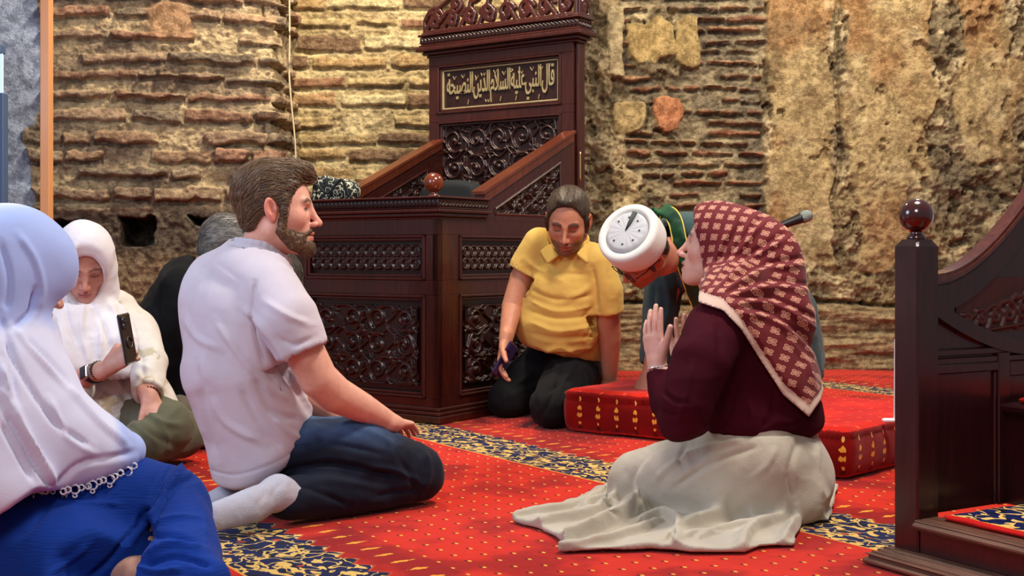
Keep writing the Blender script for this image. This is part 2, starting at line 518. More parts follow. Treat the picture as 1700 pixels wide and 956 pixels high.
def wall_mesh(name, path, z0, z1, res, func, corner=.05):
    """path: plan polyline; the wall faces the right-hand side of its direction (towards the camera)"""
    path = [np.array(p, float) for p in path]
    L = [0]
    for a, b in zip(path, path[1:]): L.append(L[-1]+np.linalg.norm(b-a))
    S = np.arange(0, L[-1]+res, res); Z = np.arange(z0, z1+res, res)
    px = np.interp(S, L, [p[0] for p in path]); py = np.interp(S, L, [p[1] for p in path])
    dx = np.interp(S+corner, L, [p[0] for p in path])-np.interp(S-corner, L, [p[0] for p in path])
    dy = np.interp(S+corner, L, [p[1] for p in path])-np.interp(S-corner, L, [p[1] for p in path])
    nn = np.hypot(dx, dy); nx, ny = dy/nn, -dx/nn
    s, z = np.meshgrid(S, Z, indexing='ij')
    h, col = func(s, z)
    v = np.stack([px[:, None]+nx[:, None]*h, py[:, None]+ny[:, None]*h, z], -1).reshape(-1, 3)
    a, b = len(S), len(Z)
    ii, jj = np.meshgrid(np.arange(a-1), np.arange(b-1), indexing='ij'); k = (ii*b+jj).ravel()
    f = np.stack([k, k+b, k+b+1, k+1], 1)
    return tag(obj(name, v, f, STONE, cols=np.clip(col.reshape(-1, 3), .003, 1)), kind='structure')
def blend(a, b, w): return a*(1-w)+b*w

TAN = [lin(*c) for c in ((206, 180, 126), (190, 156, 104), (218, 200, 150), (176, 136, 94), (200, 172, 120), (150, 102, 74), (128, 96, 70))]
BRN = [lin(*c) for c in ((182, 152, 122), (160, 132, 108), (200, 172, 136), (178, 142, 112), (146, 128, 108), (166, 122, 98), (184, 162, 132))]
THIN = [lin(*c) for c in ((150, 96, 72), (140, 84, 62), (160, 116, 84), (128, 100, 76))]
def f_pier(s, z):
    h, col = masonry(s, z, 21, pitch=.100, thick=(.030, .060), length=(.12, .46), miss=.16, prot=.050, pal=BRN, mort=(lin(142, 120, 100), lin(214, 190, 148)), wav=.014, rag=.022)
    q = np.stack([s, z, z*0], -1)
    # big lump of plaster high up, ragged low part with two beam holes
    xx = s-2.02                                           # metres from the corner (negative = left)
    pl = sstep(.16, .10, np.hypot(xx+.47, (z-1.86)*1.2)+.05*fbm(q*12, 3, 5))
    h = blend(h, .030+.008*fbm(q*20, 3, 2), pl); col = blend(col, np.array(lin(176, 128, 92)), pl[..., None]*.8)
    low = sstep(.95, .86, z+.03*fbm(q*5, 2, 8))
    hl = .020+.022*fbm(q*9, 5, 31, .6)+.012*fbm(q*40, 2, 9)
    h = blend(h, hl, low)
    cl = blend(np.array(lin(84, 70, 62)), np.array(lin(150, 124, 92)), sstep(.74, .62, z)[..., None])
    cl = cl*(1+.5*fbm(q*8, 4, 3)[..., None])
    col = blend(col, cl, low[..., None])
    low_tone = sstep(1.25, .75, z+.12*fbm(q*3, 3, 5))*.45
    col = blend(col, col*np.array([.55, .50, .50]), low_tone[..., None])  # pier colour gets darker towards the bottom, edge broken by noise
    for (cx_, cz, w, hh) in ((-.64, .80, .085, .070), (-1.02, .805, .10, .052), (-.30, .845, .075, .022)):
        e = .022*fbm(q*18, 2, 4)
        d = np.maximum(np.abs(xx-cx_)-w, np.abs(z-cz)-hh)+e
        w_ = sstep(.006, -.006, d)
        h = blend(h, -.28+0*h, w_); col = blend(col, np.array(lin(18, 14, 12)), w_[..., None])  # shade inside the holes painted as a near-black colour
    # corner nibbled away
    cor = np.exp(-(xx/.05)**2); h = h-.09*cor*(fbm(np.stack([z*14, z*0, s*3], -1), 3, 6)*.8+.4)
    # plastered return on the far left
    gp = sstep(-1.13, -1.15, xx+.10*fbm(q*7, 3, 9)-.07*(z-1.3))
    h = blend(h, .012*fbm(q*14, 4, 12)+.01, gp); col = blend(col, np.array(lin(160, 176, 206))*(1+.4*fbm(q*10, 3, 2)[..., None]), gp[..., None])
    return h, col
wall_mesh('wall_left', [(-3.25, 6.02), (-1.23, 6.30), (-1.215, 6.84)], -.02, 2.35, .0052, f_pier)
def f_mid(s, z):
    h, col = masonry(s, z, 5, pitch=.106, thick=(.046, .072), length=(.18, .42), miss=.10, prot=.026, pal=TAN, mort=(lin(168, 146, 102), lin(206, 186, 138)), wav=.008, rag=.013)
    q = np.stack([s, z, z*0], -1)
    st = sstep(.12, .5, fbm(q*3.1, 3, 7))*.45
    return h, blend(col, col*.55, st[..., None])
wall_mesh('wall_back', [(-1.32, 6.80), (.30, 6.86), (.34, 7.42)], -.02, 2.45, .0056, f_mid)
def f_right(s, z):
    x = s+.22; q = np.stack([s, z, z*0], -1)
    w1 = fbm(q*3, 3, 60); w2 = fbm(q*9, 3, 61); w3 = fbm(q*26, 4, 62, .6); w4 = fbm(q*70, 2, 63)
    def panel(x0, x1, z0, e=.05): 
        d = np.maximum(np.maximum(x0-x, x-x1), z0-z)+e*w1+.045*w2+.012*w3
        return sstep(.012, -.012, d)
    sm = np.maximum.reduce([panel(1.53, 1.91, .62, .06), panel(1.99, 2.52, 1.12, .08), panel(2.66, 3.02, 1.25, .09), panel(2.1, 2.35, .62, .12)*.8])
    lump = 1-np.abs(fbm(q*7, 4, 64, .6))*2.4
    pit = sstep(.16, .30, fbm(q*12, 4, 65, .55))
    h = .020+.040*lump+.024*w3+.010*w4-.075*pit*(.6+.5*w2)
    hs_ = .046+.016*w2+.006*w3+.004*w4-.034*sstep(.20, .36, fbm(q*15, 4, 66))*sstep(-.2, .3, w1)
    h = blend(h, hs_, sm)
    c0 = blend(np.array(lin(160, 138, 98)), np.array(lin(120, 104, 78)), sstep(-.25, .25, w1)[..., None]*np.ones(3))
    c0 = blend(c0, np.array(lin(222, 202, 158)), (sstep(.05, .40, w2+.4*w3)*.75)[..., None])
    c0 = blend(c0, np.array(lin(70, 62, 52)), (sstep(.1, .4, fbm(q*5+7, 4, 67))*.6)[..., None])
    c1 = blend(np.array(lin(164, 122, 76)), np.array(lin(184, 160, 112)), sstep(-.25, .25, fbm(q*2.4, 4, 68))[..., None]*np.ones(3))
    c1 = blend(c1, np.array(lin(112, 84, 54)), (sstep(.0, .35, fbm(q*4, 5, 70, .65))*.65)[..., None]); c1 = blend(c1, np.array(lin(216, 196, 150)), (sstep(.1, .4, fbm(q*6+3, 5, 71, .65))*.6)[..., None])
    col = blend(c0, c1, sm[..., None])
    hb, cb = masonry(s, z, 33, pitch=.066, thick=(.018, .030), length=(.10, .36), miss=.16, prot=.052, pal=THIN, mort=(lin(108, 98, 82), lin(176, 160, 126)), wav=.022, rag=.014)
    mk = sstep(.60, .66, x+.05*w1)*sstep(1.52, 1.49, x+.04*w1)*sstep(.66, .74, z+.08*w1)
    mk = mk*np.maximum(sstep(1.00, 1.06, x+.10*w1), sstep(-.1, .05, fbm(q*3.2+2, 3, 9)))
    h = blend(h, hb+.012*w3, mk); col = blend(col, cb, mk[..., None])
    for (sx, sz, rx, rz, cc_) in ((.84, 1.96, .17, .12, (182, 154, 98)), (1.04, 1.97, .08, .16, (176, 150, 96)), (.93, 1.52, .09, .11, (196, 124, 84)), (.70, 1.50, .10, .10, (176, 152, 104)), (.62, 1.95, .05, .22, (192, 174, 134))):
        d = np.maximum(np.abs(x-sx)/rx, np.abs(z-sz)/rz)*.6+np.hypot((x-sx)/rx, (z-sz)/rz)*.4+.5*w2
        w = sstep(1.04, .92, d); h = blend(h, .062+.018*w2+.008*w3, w); col = blend(col, np.array(lin(*cc_))*(1+.35*w3[..., None]), w[..., None])
    cr = np.abs(x-1.95+.05*fbm(np.stack([z*4, z*0, z*0], -1), 3, 4)); g_ = sstep(.030, .0, cr)*sstep(.75, .95, z); h = h-.06*g_
    zc = .385+.035*fbm(np.stack([s*3, s*0, s*0+3], -1), 3, 14)
    g_ = sstep(.026, .0, np.abs(z-zc)); h = h-.075*g_
    lo = sstep(.0, -.02, z-zc)
    n_ = fbm(np.stack([s*3, z*26, z*0], -1), 4, 15, .6)
    hs = .060+.045*n_+.012*w3
    h = blend(h, hs, lo); col = blend(col, np.array(lin(156, 134, 98))*(1+.5*n_[..., None]), lo[..., None])
    e = sstep(.62, .44, x+.1*w1); h = h+.05*e*w2; col = blend(col, np.array(lin(128, 116, 94))*(1+.6*w3[..., None]), e[..., None]*.7)
    return h, col
wall_mesh('wall_right', [(.22, 7.42), (3.7, 7.42)], -.02, 2.4, .0072, f_right)

# far-left bay: plaster reveal with a tall narrow window in a dark blue frame
mb = MB().box(-3.95, -3.25, 5.80, 6.02, -.02, 2.6, .01)
PLAST = M('grey_blue_plaster', rough=.9); cn = PLAST.noise(PLAST.coord(), 9, 5, .7)
PLAST.base(PLAST.mix(cn, lin(96, 106, 128), lin(176, 190, 212))).bump(cn, .03, 1)
wl = mb.build('wall_far_left', PLAST.m); tag(wl, kind='structure')
wf = MB(); wf.box(-2.60, -2.31, 5.60, 5.66, .0, .66, .004)
wf.box(-2.345, -2.308, 5.60, 5.66, .66, 1.42, .004).box(-2.60, -2.32, 5.60, 5.66, 1.60, 1.64, .004)
wn = wf.build('window_1', mplain('blue_painted_wood', lin(70, 92, 128), .5)); tag(wn, kind='structure')
gl = M('daylight_pane', rough=.1); gl.base((.5, .7, .8)); gl.b.inputs['Emission Color'].default_value = (.62, .9, 1, 1); gl.b.inputs['Emission Strength'].default_value = .5
MB().box(-2.60, -2.318, 5.62, 5.63, .66, 1.60, .001).build('pane', gl.m, wn)

# pole and cable
pb = MB().box(-.019, .019, -.024, .024, 0, 2.6, .003)
po = pb.build('wooden_pole', POLEM); po.location = (-1.903, 5.05, 0)
tag(po, 'tall slim pale orange wooden pole standing before the brick pier', 'pole')
cp = [P(480, -30, 6.22), P(481, 60, 6.22), P(480, 120, 6.22), P(484, 175, 6.22), P(489, 225, 6.22), P(491, 275, 6.22)]
q = cp[-1]; cp += [np.array([q[0]+.004, q[1], .5]), np.array([q[0], q[1], .03])]
from mathutils import geometry as _g
def smooth_path(pts, n=6):
    pts = [np.asarray(p, float) for p in pts]; out = []
    e = [2*pts[0]-pts[1]]+pts+[2*pts[-1]-pts[-2]]
    for i in range(1, len(e)-2):
        a, b, c_, d = e[i-1:i+3]
        for k in range(n):
            t = k/n; out.append(.5*((2*b)+(-a+c_)*t+(2*a-5*b+4*c_-d)*t*t+(-a+3*b-3*c_+d)*t**3))
    out.append(pts[-1]); return out
tag(MB().tube(smooth_path(cp, 8), .0045, 6).build('hanging_cable', CABLE, smooth=True), 'thin cream cable hanging down the corner of the brick pier', 'cable')

# ------------------------------------------------------------------ carved relief
def seg_dist(X_, Z_, pts, R):
    d = np.full(X_.shape, 9.); pts = np.asarray(pts)
    lo, hi = pts.min(0)-R, pts.max(0)+R
    sel = (X_ > lo[0]) & (X_ < hi[0]) & (Z_ > lo[1]) & (Z_ < hi[1])
    if not sel.any(): return d
    x, z = X_[sel], Z_[sel]; b = np.full(x.shape, 9.)
    for (ax, az), (bx, bz) in zip(pts[:-1], pts[1:]):
        ux, uz = bx-ax, bz-az; L = max(ux*ux+uz*uz, 1e-12)
        h = np.clip(((x-ax)*ux+(z-az)*uz)/L, 0, 1)
        b = np.minimum(b, np.hypot(x-ax-h*ux, z-az-h*uz))
    d[sel] = b; return d
def spiral(cx, cz, r, turns, a0, dr, n=30, rin=.18):
    t = np.linspace(0, 1, n); a = a0+dr*2*math.pi*turns*t; rr = r*(1-(1-rin)*t)
    return np.stack([cx+rr*np.cos(a), cz+rr*np.sin(a)], 1)
def scrollwork(W, H, nx, nz, seed=0):
    """strands (polyline, half width, height) of a mirror-symmetric arabesque filling W x H"""
    S = []; r = np.random.default_rng(seed); cw, ch = W/nx, H/nz
    for i in range(nx):
        for j in range(nz):
            cx, cz = (i+.5)*cw, (j+.5)*ch; mir = 1 if i < nx/2 else -1
            dr = mir*(1 if (min(i, nx-1-i)+j) % 2 else -1); rr = .47*min(cw, ch)
            a0 = math.pi*(0.5 if j % 2 else -.5)+(.6*mir)
            S.append((spiral(cx, cz, rr, 1.05, a0, dr, rin=.30), .0065, 1))
            S.append((np.array([[cx+rr*.15*math.cos(a0), cz+rr*.15*math.sin(a0)], [cx+rr*.35*math.cos(a0+.8), cz+rr*.35*math.sin(a0+.8)], [cx+rr*.55*math.cos(a0+.4), cz+rr*.55*math.sin(a0+.4)]]), .006, .8))
            for k in range(3):
                a = a0+dr*(1.2+k*1.7); ex = cx+rr*1.12*math.cos(a); ez = cz+rr*1.12*math.sin(a)
                S.append((np.array([[cx+rr*.95*math.cos(a-.35*dr), cz+rr*.95*math.sin(a-.35*dr)], [ex, ez], [cx+rr*1.30*math.cos(a+.22*dr), cz+rr*1.30*math.sin(a+.22*dr)]]), .007, .9))
            S.append((np.array([[cx, cz], [cx+.001, cz]]), .013, 1.2))
        # long vines between the columns
    for i in range(nx+1):
        zz = np.linspace(0, H, 40); xx = i*cw+.18*cw*np.sin(zz/ch*math.pi*2+(0 if i < nx/2 else math.pi))
        S.append((np.stack([np.clip(xx, 0, W), zz], 1), .005, .9))
    for j in range(nz+1):
        xx = np.linspace(0, W, 50); zz = j*ch+.16*ch*np.cos(xx/cw*math.pi*2)
        S.append((np.stack([xx, np.clip(zz, 0, H)], 1), .005, .8))
    for i in range(1, nx):
        for j in range(1, nz):
            if (i+j) % 2 == 0:
                for k in range(6):
                    a = k*math.pi/3; S.append((np.array([[i*cw+.008*math.cos(a), j*ch+.008*math.sin(a)], [i*cw+.026*math.cos(a), j*ch+.026*math.sin(a)]]), .0065, .9))
                S.append((np.array([[i*cw, j*ch], [i*cw+.001, j*ch]]), .007, 1.5))
    return S
def lattice(W, H):
    S = []; n = int(W/.048); p = W/n
    for row in (0, 1):
        zc = H*(.73 if row == 0 else .27)
        for ph in (0, math.pi):
            xx = np.linspace(0, W, n*12); zz = zc+H*.20*np.sin(xx/p*math.pi+ph)+H*.03*np.sin(xx/p*math.pi*3+ph)
            S.append((np.stack([xx, zz], 1), .0042, 1))
        for i in range(n):
            S.append((np.array([[(i+.5)*p, zc-H*.07], [(i+.5)*p, zc+H*.07]]), .006, .8))
            S.append((np.array([[(i+.5)*p, H*.5], [(i+.5)*p+.001, H*.5]]), .006, .9))
    for i in range(n+1): S.append((np.array([[i*p, H*.36], [i*p, H*.64]]), .004, .8))
    return S
def braid(W, H):
    S = []; n = int(W/.022); p = W/n
    for i in range(n):
        S.append((np.array([[i*p+.001, H*.12], [(i+.75)*p, H*.5], [i*p+.001, H*.88]]), .003, 1))
        S.append((np.array([[(i+.55)*p, H*.25], [(i+.55)*p+.001, H*.25]]), .003, .8))
        S.append((np.array([[(i+.55)*p, H*.75], [(i+.55)*p+.001, H*.75]]), .003, .8))
    return S
def relief(name, W, H, strands, depth, parent, org, ux, nrm_, res=.0026, mask=None, mat=W_PANEL, label=None):
    """carved panel: org = lower left corner, ux = along, nrm_ = towards the viewer"""
    xs = np.arange(0, W+res, res); zs = np.arange(0, H+res, res)
    X_, Z_ = np.meshgrid(xs, zs, indexing='ij'); h = np.zeros(X_.shape)
    for (p, w, k) in strands:
        d = seg_dist(X_, Z_, p, w*1.6)
        q = np.clip(1-(d/(w*1.25))**2, 0, 1); h = np.maximum(h, k*np.sqrt(q))
    if mask is not None:
        mk = mask(X_, Z_)
    org = np.array(org, float); ux = np.array(ux, float); nn = np.array(nrm_, float)
    v = org+X_[..., None]*ux+Z_[..., None]*np.array([0, 0, 1.])+(h*depth)[..., None]*nn
    a, b = X_.shape; ii, jj = np.meshgrid(np.arange(a-1), np.arange(b-1), indexing='ij'); k = (ii*b+jj).ravel()
    f = np.stack([k, k+b, k+b+1, k+1], 1)
    if mask is not None:
        ok = mk[:-1, :-1].ravel() & mk[1:, 1:].ravel(); f = f[ok]
    if np.dot(np.cross(ux, [0, 0, 1.]), nn) < 0: f = f[:, ::-1]
    return obj(name, v.reshape(-1, 3), f, mat, parent, label=label)

# ------------------------------------------------------------------ carved preacher's chair (kursu)
KW = .83
ck = thing('preacher_chair', 'tall dark carved wooden preacher chair with stepped arms and gold calligraphy against the brick wall', 'chair', (-.30, 5.02, 0), math.atan2(-.569, .822))
def frame_panel(mb, plane, a0, a1, z0, z1, d=.02, w=.012):
    """raised moulding round a recessed field; plane 'f' = front (y=0), 's' = side (x=0)"""
    for k, (o, e) in enumerate(((0, .004), (w, -.004))):
        A0, A1, Z0, Z1 = a0+o, a1-o, z0+o, z1-o
        for (p0, p1, q0, q1) in ((A0, A1, Z1-w, Z1), (A0, A1, Z0, Z0+w), (A0, A0+w, Z0, Z1), (A1-w, A1, Z0, Z1)):
            if plane == 'f': mb.box(p0, p1, -e-.004, d, q0, q1, .003)
            elif plane == 's': mb.box(-d, e+.004, p0, p1, q0, q1, .003)
def stiles(mb, plane, a0, a1, z0, z1, holes, y=0, t=.03):
    """a board with rectangular openings, made of stiles and rails"""
    cuts = sorted(holes, key=lambda h: h[2])
    def bx(p0, p1, q0, q1):
        if p1-p0 < .001 or q1-q0 < .001: return
        if plane == 'f': mb.box(p0, p1, y, y+t, q0, q1, .0015)
        else: mb.box(-t, 0, p0, p1, q0, q1, .0015)
    z = z0
    for (h0, h1, hz0, hz1) in cuts:
        bx(a0, a1, z, hz0); bx(a0, h0, hz0, hz1); bx(h1, a1, hz0, hz1); z = hz1
    bx(a0, a1, z, z1)
body = MB()
fh = [(-.745, -.067, .095, .52), (-.745, -.067, .58, .768)]
stiles(body, 'f', -KW, 0, 0, .835, fh); 
for h in fh: frame_panel(body, 'f', *h)
sh = [(.14, .92, .095, .52), (.14, .92, .58, .768)]
stiles(body, 's', .0, 1.06, 0, .835, sh)
for h in sh: frame_panel(body, 's', *h)
body.box(-KW, -KW+.03, 0.03, 1.06, 0, .835, .002)
body.box(-KW+.02, -.03, .03, 1.04, .60, .62, .001)
body.build('cabinet_body', W_DARK, ck)
bk = MB().box(-KW+.03, -.031, .026, .030, .02, .83, .0005); bk.box(-.030, -.026, .03, 1.05, .02, .83, .0005)
bk.build('backing', W_PANEL, ck)
for (a0, a1, z0, z1), nx, nz in ((fh[0], 5, 3), (sh[0], 5, 3)):
    pl = 'f' if a0 < -.5 else 's'
    i = .05; W_, H_ = a1-a0-2*i, z1-z0-2*i
    if pl == 'f': relief('carved_panel', W_, H_, scrollwork(W_, H_, 4, 3, 1), .015, ck, (a0+i, .018, z0+i), (1, 0, 0), (0, -1, 0))
    else: relief('carved_panel', W_, H_, scrollwork(W_, H_, 4, 3, 2), .015, ck, (-.018, a0+i, z0+i), (0, 1, 0), (1, 0, 0))
for (a0, a1, z0, z1) in (fh[1], sh[1]):
    i = .036; W_, H_ = a1-a0-2*i, z1-z0-2*i
    if a0 < -.5: relief('lattice_panel', W_, H_, lattice(W_, H_), .012, ck, (a0+i, .018, z0+i), (1, 0, 0), (0, -1, 0))
    else: relief('lattice_panel', W_, H_, lattice(W_, H_), .012, ck, (-.018, a0+i, z0+i), (0, 1, 0), (1, 0, 0))
pl = MB()
for (e, z0, z1) in ((.030, 0, .030), (.022, .030, .046), (.012, .046, .062)):
    pl.box(-KW-e, e, -e, 1.06, z0, z1, .004)
pl.build('plinth', W_DARK, ck)
lg = MB()
for (e, z0, z1) in ((.008, .832, .842), (.020, .842, .858), (.034, .858, .872), (.022, .872, .880), (.018, .880, .915), (.030, .915, .925)):
    lg.box(-KW-e, e, -e, .33, z0, z1, .004)
lg.build('ledge', W_DARK, ck)
relief('ledge_braid', KW+.036, .028, braid(KW+.036, .028), .005, ck, (-KW-.018, -.0185, .884), (1, 0, 0), (0, -1, 0), .002)
relief('ledge_braid', .345, .028, braid(.345, .028), .005, ck, (.0185, -.018, .884), (0, 1, 0), (1, 0, 0), .002)
fin = MB().lathe([(.022, .923), (.024, .930), (.016, .936), (.014, .942)]+[(.042*math.sin(t), .982-.042*math.cos(t)) for t in np.linspace(.35, math.pi-.02, 16)], -.055, .04, 32)
fin.build('ball_finial', mwood('turned_wood', lin(96, 36, 17), lin(128, 54, 26), rough=.15, coat=.8), ck, smooth=True)
# side walls with raking arm rails
def arm(x0, x1, carved):
    a = MB(); t0, t1 = .33, 1.05; zb, zt = .92, 1.225
    top = lambda t: zb+(zt-zb)*(t-t0)/(1.02-t0)
    def pr(poly, xa, xb): a.prism(poly, 'x', xa, xb)
    i0, i1, zl = .40, .925, .862
    off = .068
    pr([(t0, .832), (i0, .832), (i0, top(i0)), (t0, top(t0))], x0, x1)
    pr([(i1, .832), (t1, .832), (t1, top(1.02)), (1.02, top(1.02)), (i1, top(i1))], x0, x1)
    pr([(i0, .832), (i1, .832), (i1, zl), (i0, zl)], x0, x1)
    pr([(i0, top(i0)-off), (i1, top(i1)-off), (i1, top(i1)), (i0, top(i0))], x0, x1)
    # bead round the opening
    e = .004
    for (p, q) in (((i0, zl), (i1, zl)), ((i0, zl), (i0, top(i0)-off)), ((i0, top(i0)-off), (i1, top(i1)-off)), ((i1, zl), (i1, top(i1)-off))):
        a.tube([((x1 if carved else x1)+.000, p[0], p[1]), (x1, q[0], q[1])], .006, 6)
    a.build('side_wall', W_DARK, ck)
    b = MB(); pts = [(t0-.02, top(t0)-.012), (1.03, top(1.02)-.0), (1.03, top(1.02)+.040), (t0-.02, top(t0)+.028)]
    b.prism(pts, 'x', x0-.010, x1+.012)
    pts = [(t0-.035, top(t0)+.022), (1.035, top(1.02)+.036), (1.035, top(1.02)+.050), (t0-.035, top(t0)+.036)]
    b.prism(pts, 'x', x0-.018, x1+.018)
    b.build('arm_rail', W_RAIL, ck)
    W_, H_ = i1-i0, top(i1)-off-zl
    mk = lambda X_, Z_: Z_ < (top(i0)-off-zl)+(top(i1)-top(i0))*X_/(i1-i0)-.002
    relief('carved_arm_panel', W_, H_, scrollwork(W_, H_, 4, 3, 5), .016, ck, (x1-.018, i0, zl), (0, 1, 0), (1, 0, 0), mask=mk)
arm(-.034, 0, True); arm(-KW, -KW+.034, False)
# back board
bb = MB(); y0, y1 = 1.05, 1.11; X0, X1 = -.885, -.008
holes = [(-.83, -.075, .62, 1.365), (-.83, -.075, 1.405, 1.655)]
stiles(bb, 'f', X0, X1, 0, 1.70, holes, y=y0, t=y1-y0)
for h in holes:
    for o in (0, .012):
        A0, A1, Z0, Z1 = h[0]+o, h[1]-o, h[2]+o, h[3]-o; yy = y0-.006+o*.9
        for (p0, p1, q0, q1) in ((A0, A1, Z1-.012, Z1), (A0, A1, Z0, Z0+.012), (A0, A0+.012, Z0, Z1), (A1-.012, A1, Z0, Z1)):
            bb.box(p0, p1, yy, y0+.03, q0, q1, .003)
bb.box(X0, X1, y1-.006, y1, .55, 1.70, .001)
bb.build('back_board', W_DARK, ck)
MB().box(X1, X1+.02, y0+.02, y1+.02, 0, 1.70, .006).build('back_side_board', W_DARK, ck)
W_, H_ = .70, .43
relief('carved_back_panel', W_, H_, scrollwork(W_, H_, 5, 3, 9), .017, ck, (-.805, y0+.028, .91), (1, 0, 0), (0, -1, 0))
cal = MB().box(-.812, -.095, y0+.024, y0+.032, 1.424, 1.636, .001).build('calligraphy_ground', W_PANEL, ck)
gf = MB(); a0, a1, z0, z1, w = -.808, -.098, 1.428, 1.632, .0085
for (p0, p1, q0, q1) in ((a0, a1, z1-w, z1), (a0, a1, z0, z0+w), (a0, a0+w, z0, z1), (a1-w, a1, z0, z1)): gf.box(p0, p1, y0+.012, y0+.026, q0, q1, .002)
gf.build('gold_frame', GOLD, ck)
# the calligraphy, letters in reading order right to left
T = ('\uFE94\uFEA4\uFEF4\uFEBC\uFEE8\uFEDF\uFE8D \uFEE6\uFEF3\uFEAA\uFEDF\uFE8D \uFEE1\uFEFC\uFEB4\uFEDF\uFE8D \uFEEA\uFEF4\uFEE0\uFECB \uFEF2\uFE92\uFEE8\uFEDF\uFE8D \uFEDD\uFE8E\uFED7').replace(' ', '')
fc = bpy.data.curves.new('calligraphy', 'FONT'); fc.body = T; fc.size = .1; fc.extrude = .004; fc.offset = .0006; fc.space_character = .97
to = bpy.data.objects.new('tmp', fc); C.objects.link(to)
bpy.context.view_layer.update()
me = bpy.data.meshes.new_from_object(to.evaluated_get(bpy.context.evaluated_depsgraph_get()))
bpy.data.objects.remove(to)
vv = np.empty(len(me.vertices)*3, np.float32); me.vertices.foreach_get('co', vv); vv = vv.reshape(-1, 3)
lo, hi = vv.min(0), vv.max(0); bw, bh = .655, .172
nv = np.stack([-.78+(vv[:, 0]-lo[0])/(hi[0]-lo[0])*bw, y0+.018+0*vv[:, 0]-vv[:, 2]*.8, 1.443+(vv[:, 1]-lo[1])/(hi[1]-lo[1])*bh], 1).astype(np.float32)
me.vertices.foreach_set('co', nv.ravel()); me.materials.clear(); me.materials.append(GOLD)
co_ = bpy.data.objects.new('calligraphy', me); C.objects.link(co_); co_.parent = ck
for (u_, w_, k) in ((.09, .84, 'v'), (.17, .86, 'v'), (.30, .80, 'v'), (.36, .86, 'w'), (.47, .9, 'v'), (.55, .84, 'v'), (.62, .9, 'o'), (.70, .80, 'w'), (.80, .88, 'v'), (.88, .86, 'v'), (.955, .92, 'i'), (.22, .10, 'i'), (.40, .08, 'w'), (.52, .12, 'i'), (.66, .10, 'i'), (.86, .08, 'i')):
    cx_, cz_ = -.79+u_*.67, 1.442+w_*.172; yy = y0+.016; s_ = .010
    sh_ = {'v': [(-1, 1), (0, -.8), (1, 1)], 'w': [(-1.4, 1), (-.8, -.5), (0, .6), (.7, -.5), (1.3, 1)], 'o': [(-.7, 0), (0, .8), (.7, 0), (0, -.8), (-.7, 0)], 'i': [(-.3, -1.2), (.3, 1.2)]}[k]
    MB().tube([(cx_+p*s_, yy, cz_+q_*s_) for p, q_ in sh_], .0022, 6).build('calligraphy_mark', GOLD, ck)
cn = MB()
for (e, z0, z1) in ((.010, 1.698, 1.712), (.026, 1.712, 1.728), (.052, 1.728, 1.752), (.040, 1.752, 1.764), (.032, 1.764, 1.806), (.044, 1.806, 1.818), (.030, 1.818, 1.828)):
    cn.box(X0-e, X1+.02+e, y0-e, y1+.02+e*.5, z0, z1, .005)
cn.build('cornice', W_DARK, ck)
relief('cornice_braid', X1-X0+.084, .032, braid(X1-X0+.084, .032), .006, ck, (X0-.032, y0-.0325, 1.770), (1, 0, 0), (0, -1, 0), .002)
relief('cornice_braid', .12, .032, braid(.12, .032), .006, ck, (X1+.0525, y0-.032, 1.770), (0, 1, 0), (1, 0, 0), .002)
# pierced crest
def crest(Wc, prof, name, org, ux, nrm_, ns, th=.012):
    res = .0025; xs = np.arange(0, Wc+res, res); zs = np.arange(0, .26, res); X_, Z_ = np.meshgrid(xs, zs, indexing='ij')
    S = []
    for i in range(ns):
        t = (i+.5)/ns; x = t*Wc; r = Wc/ns*.50; mir = 1 if t < .5 else -1
        top = prof(t)
        S.append((spiral(x, .012+r*.8, r*.84, 1.3, math.pi*(.9 if mir > 0 else .1), mir*-1, rin=.12), .0085))
        S.append((spiral(x+mir*r*.35, .010+r*.55, r*.5, 1.0, 1.0, mir), .007))
        if top > .12:
            S.append((spiral(x+r*.5*mir, top-.045, r*.66, 1.2, -math.pi/2, mir), .008))
            S.append((np.array([[x-mir*r*.9, .02], [x, top*.45], [x+mir*r*.4, top*.8]]), .009))
    tt_ = np.linspace(0, 1, 90)
    wav_ = np.array([prof(t) for t in tt_])+.006*np.sin(tt_*ns*2*math.pi)
    S.append((np.stack([tt_*Wc, wav_-.006], 1), .0085))
    S.append((np.array([[0, .004], [Wc, .004]]), .010))
    for t in (.0, 1.): S.append((np.array([[t*Wc, 0], [t*Wc, prof(t)]]), .008))
    D = np.full(X_.shape, .05)
    for p, w in S: D = np.minimum(D, seg_dist(X_, Z_, p, .04)-w*1.35)
    lim = np.interp(X_, tt_*Wc, wav_); D = np.maximum(D, Z_-lim-.004)
    org = np.array(org, float); ux = np.array(ux, float); nn = np.array(nrm_, float)
    def fn(q):
        x = (q-org)@ux; y = (q-org)@nn; z = q[:, 2]-org[2]
        i = np.clip((x/res).round().astype(int), 0, len(xs)-1); j = np.clip((z/res).round().astype(int), 0, len(zs)-1)
        d = D[i, j]; d = np.maximum(d, np.maximum(-x, x-Wc)-.006)
        return np.maximum(d, np.abs(y)-th-.5*np.clip(-d, 0, .008))
    s = Sdf(); s.fn(fn)
    lo = np.minimum(org-nn*.03-.02, org+ux*Wc+nn*.03); hi = np.maximum(org+np.abs(nn)*.03+.02, org+ux*Wc+np.abs(nn)*.03+.02)
    lo = np.minimum(lo, org-.04); hi[2] = org[2]+.27; lo[2] = org[2]-.02
    v, f = s.mesh(lo, hi, .0034)
    return obj(name, relax(v, f, 1, .4), f, W_DARK, ck)
pf = lambda t: .072+.17*np.clip(np.sin(math.pi*np.clip(t*1.0, 0, 1)), 0, 1)**.8+.012*np.sin(t*math.pi*10)
crest(X1-X0+.05, pf, 'pierced_crest', (X0-.025, y0+.0, 1.826), (1, 0, 0), (0, -1, 0), 8)
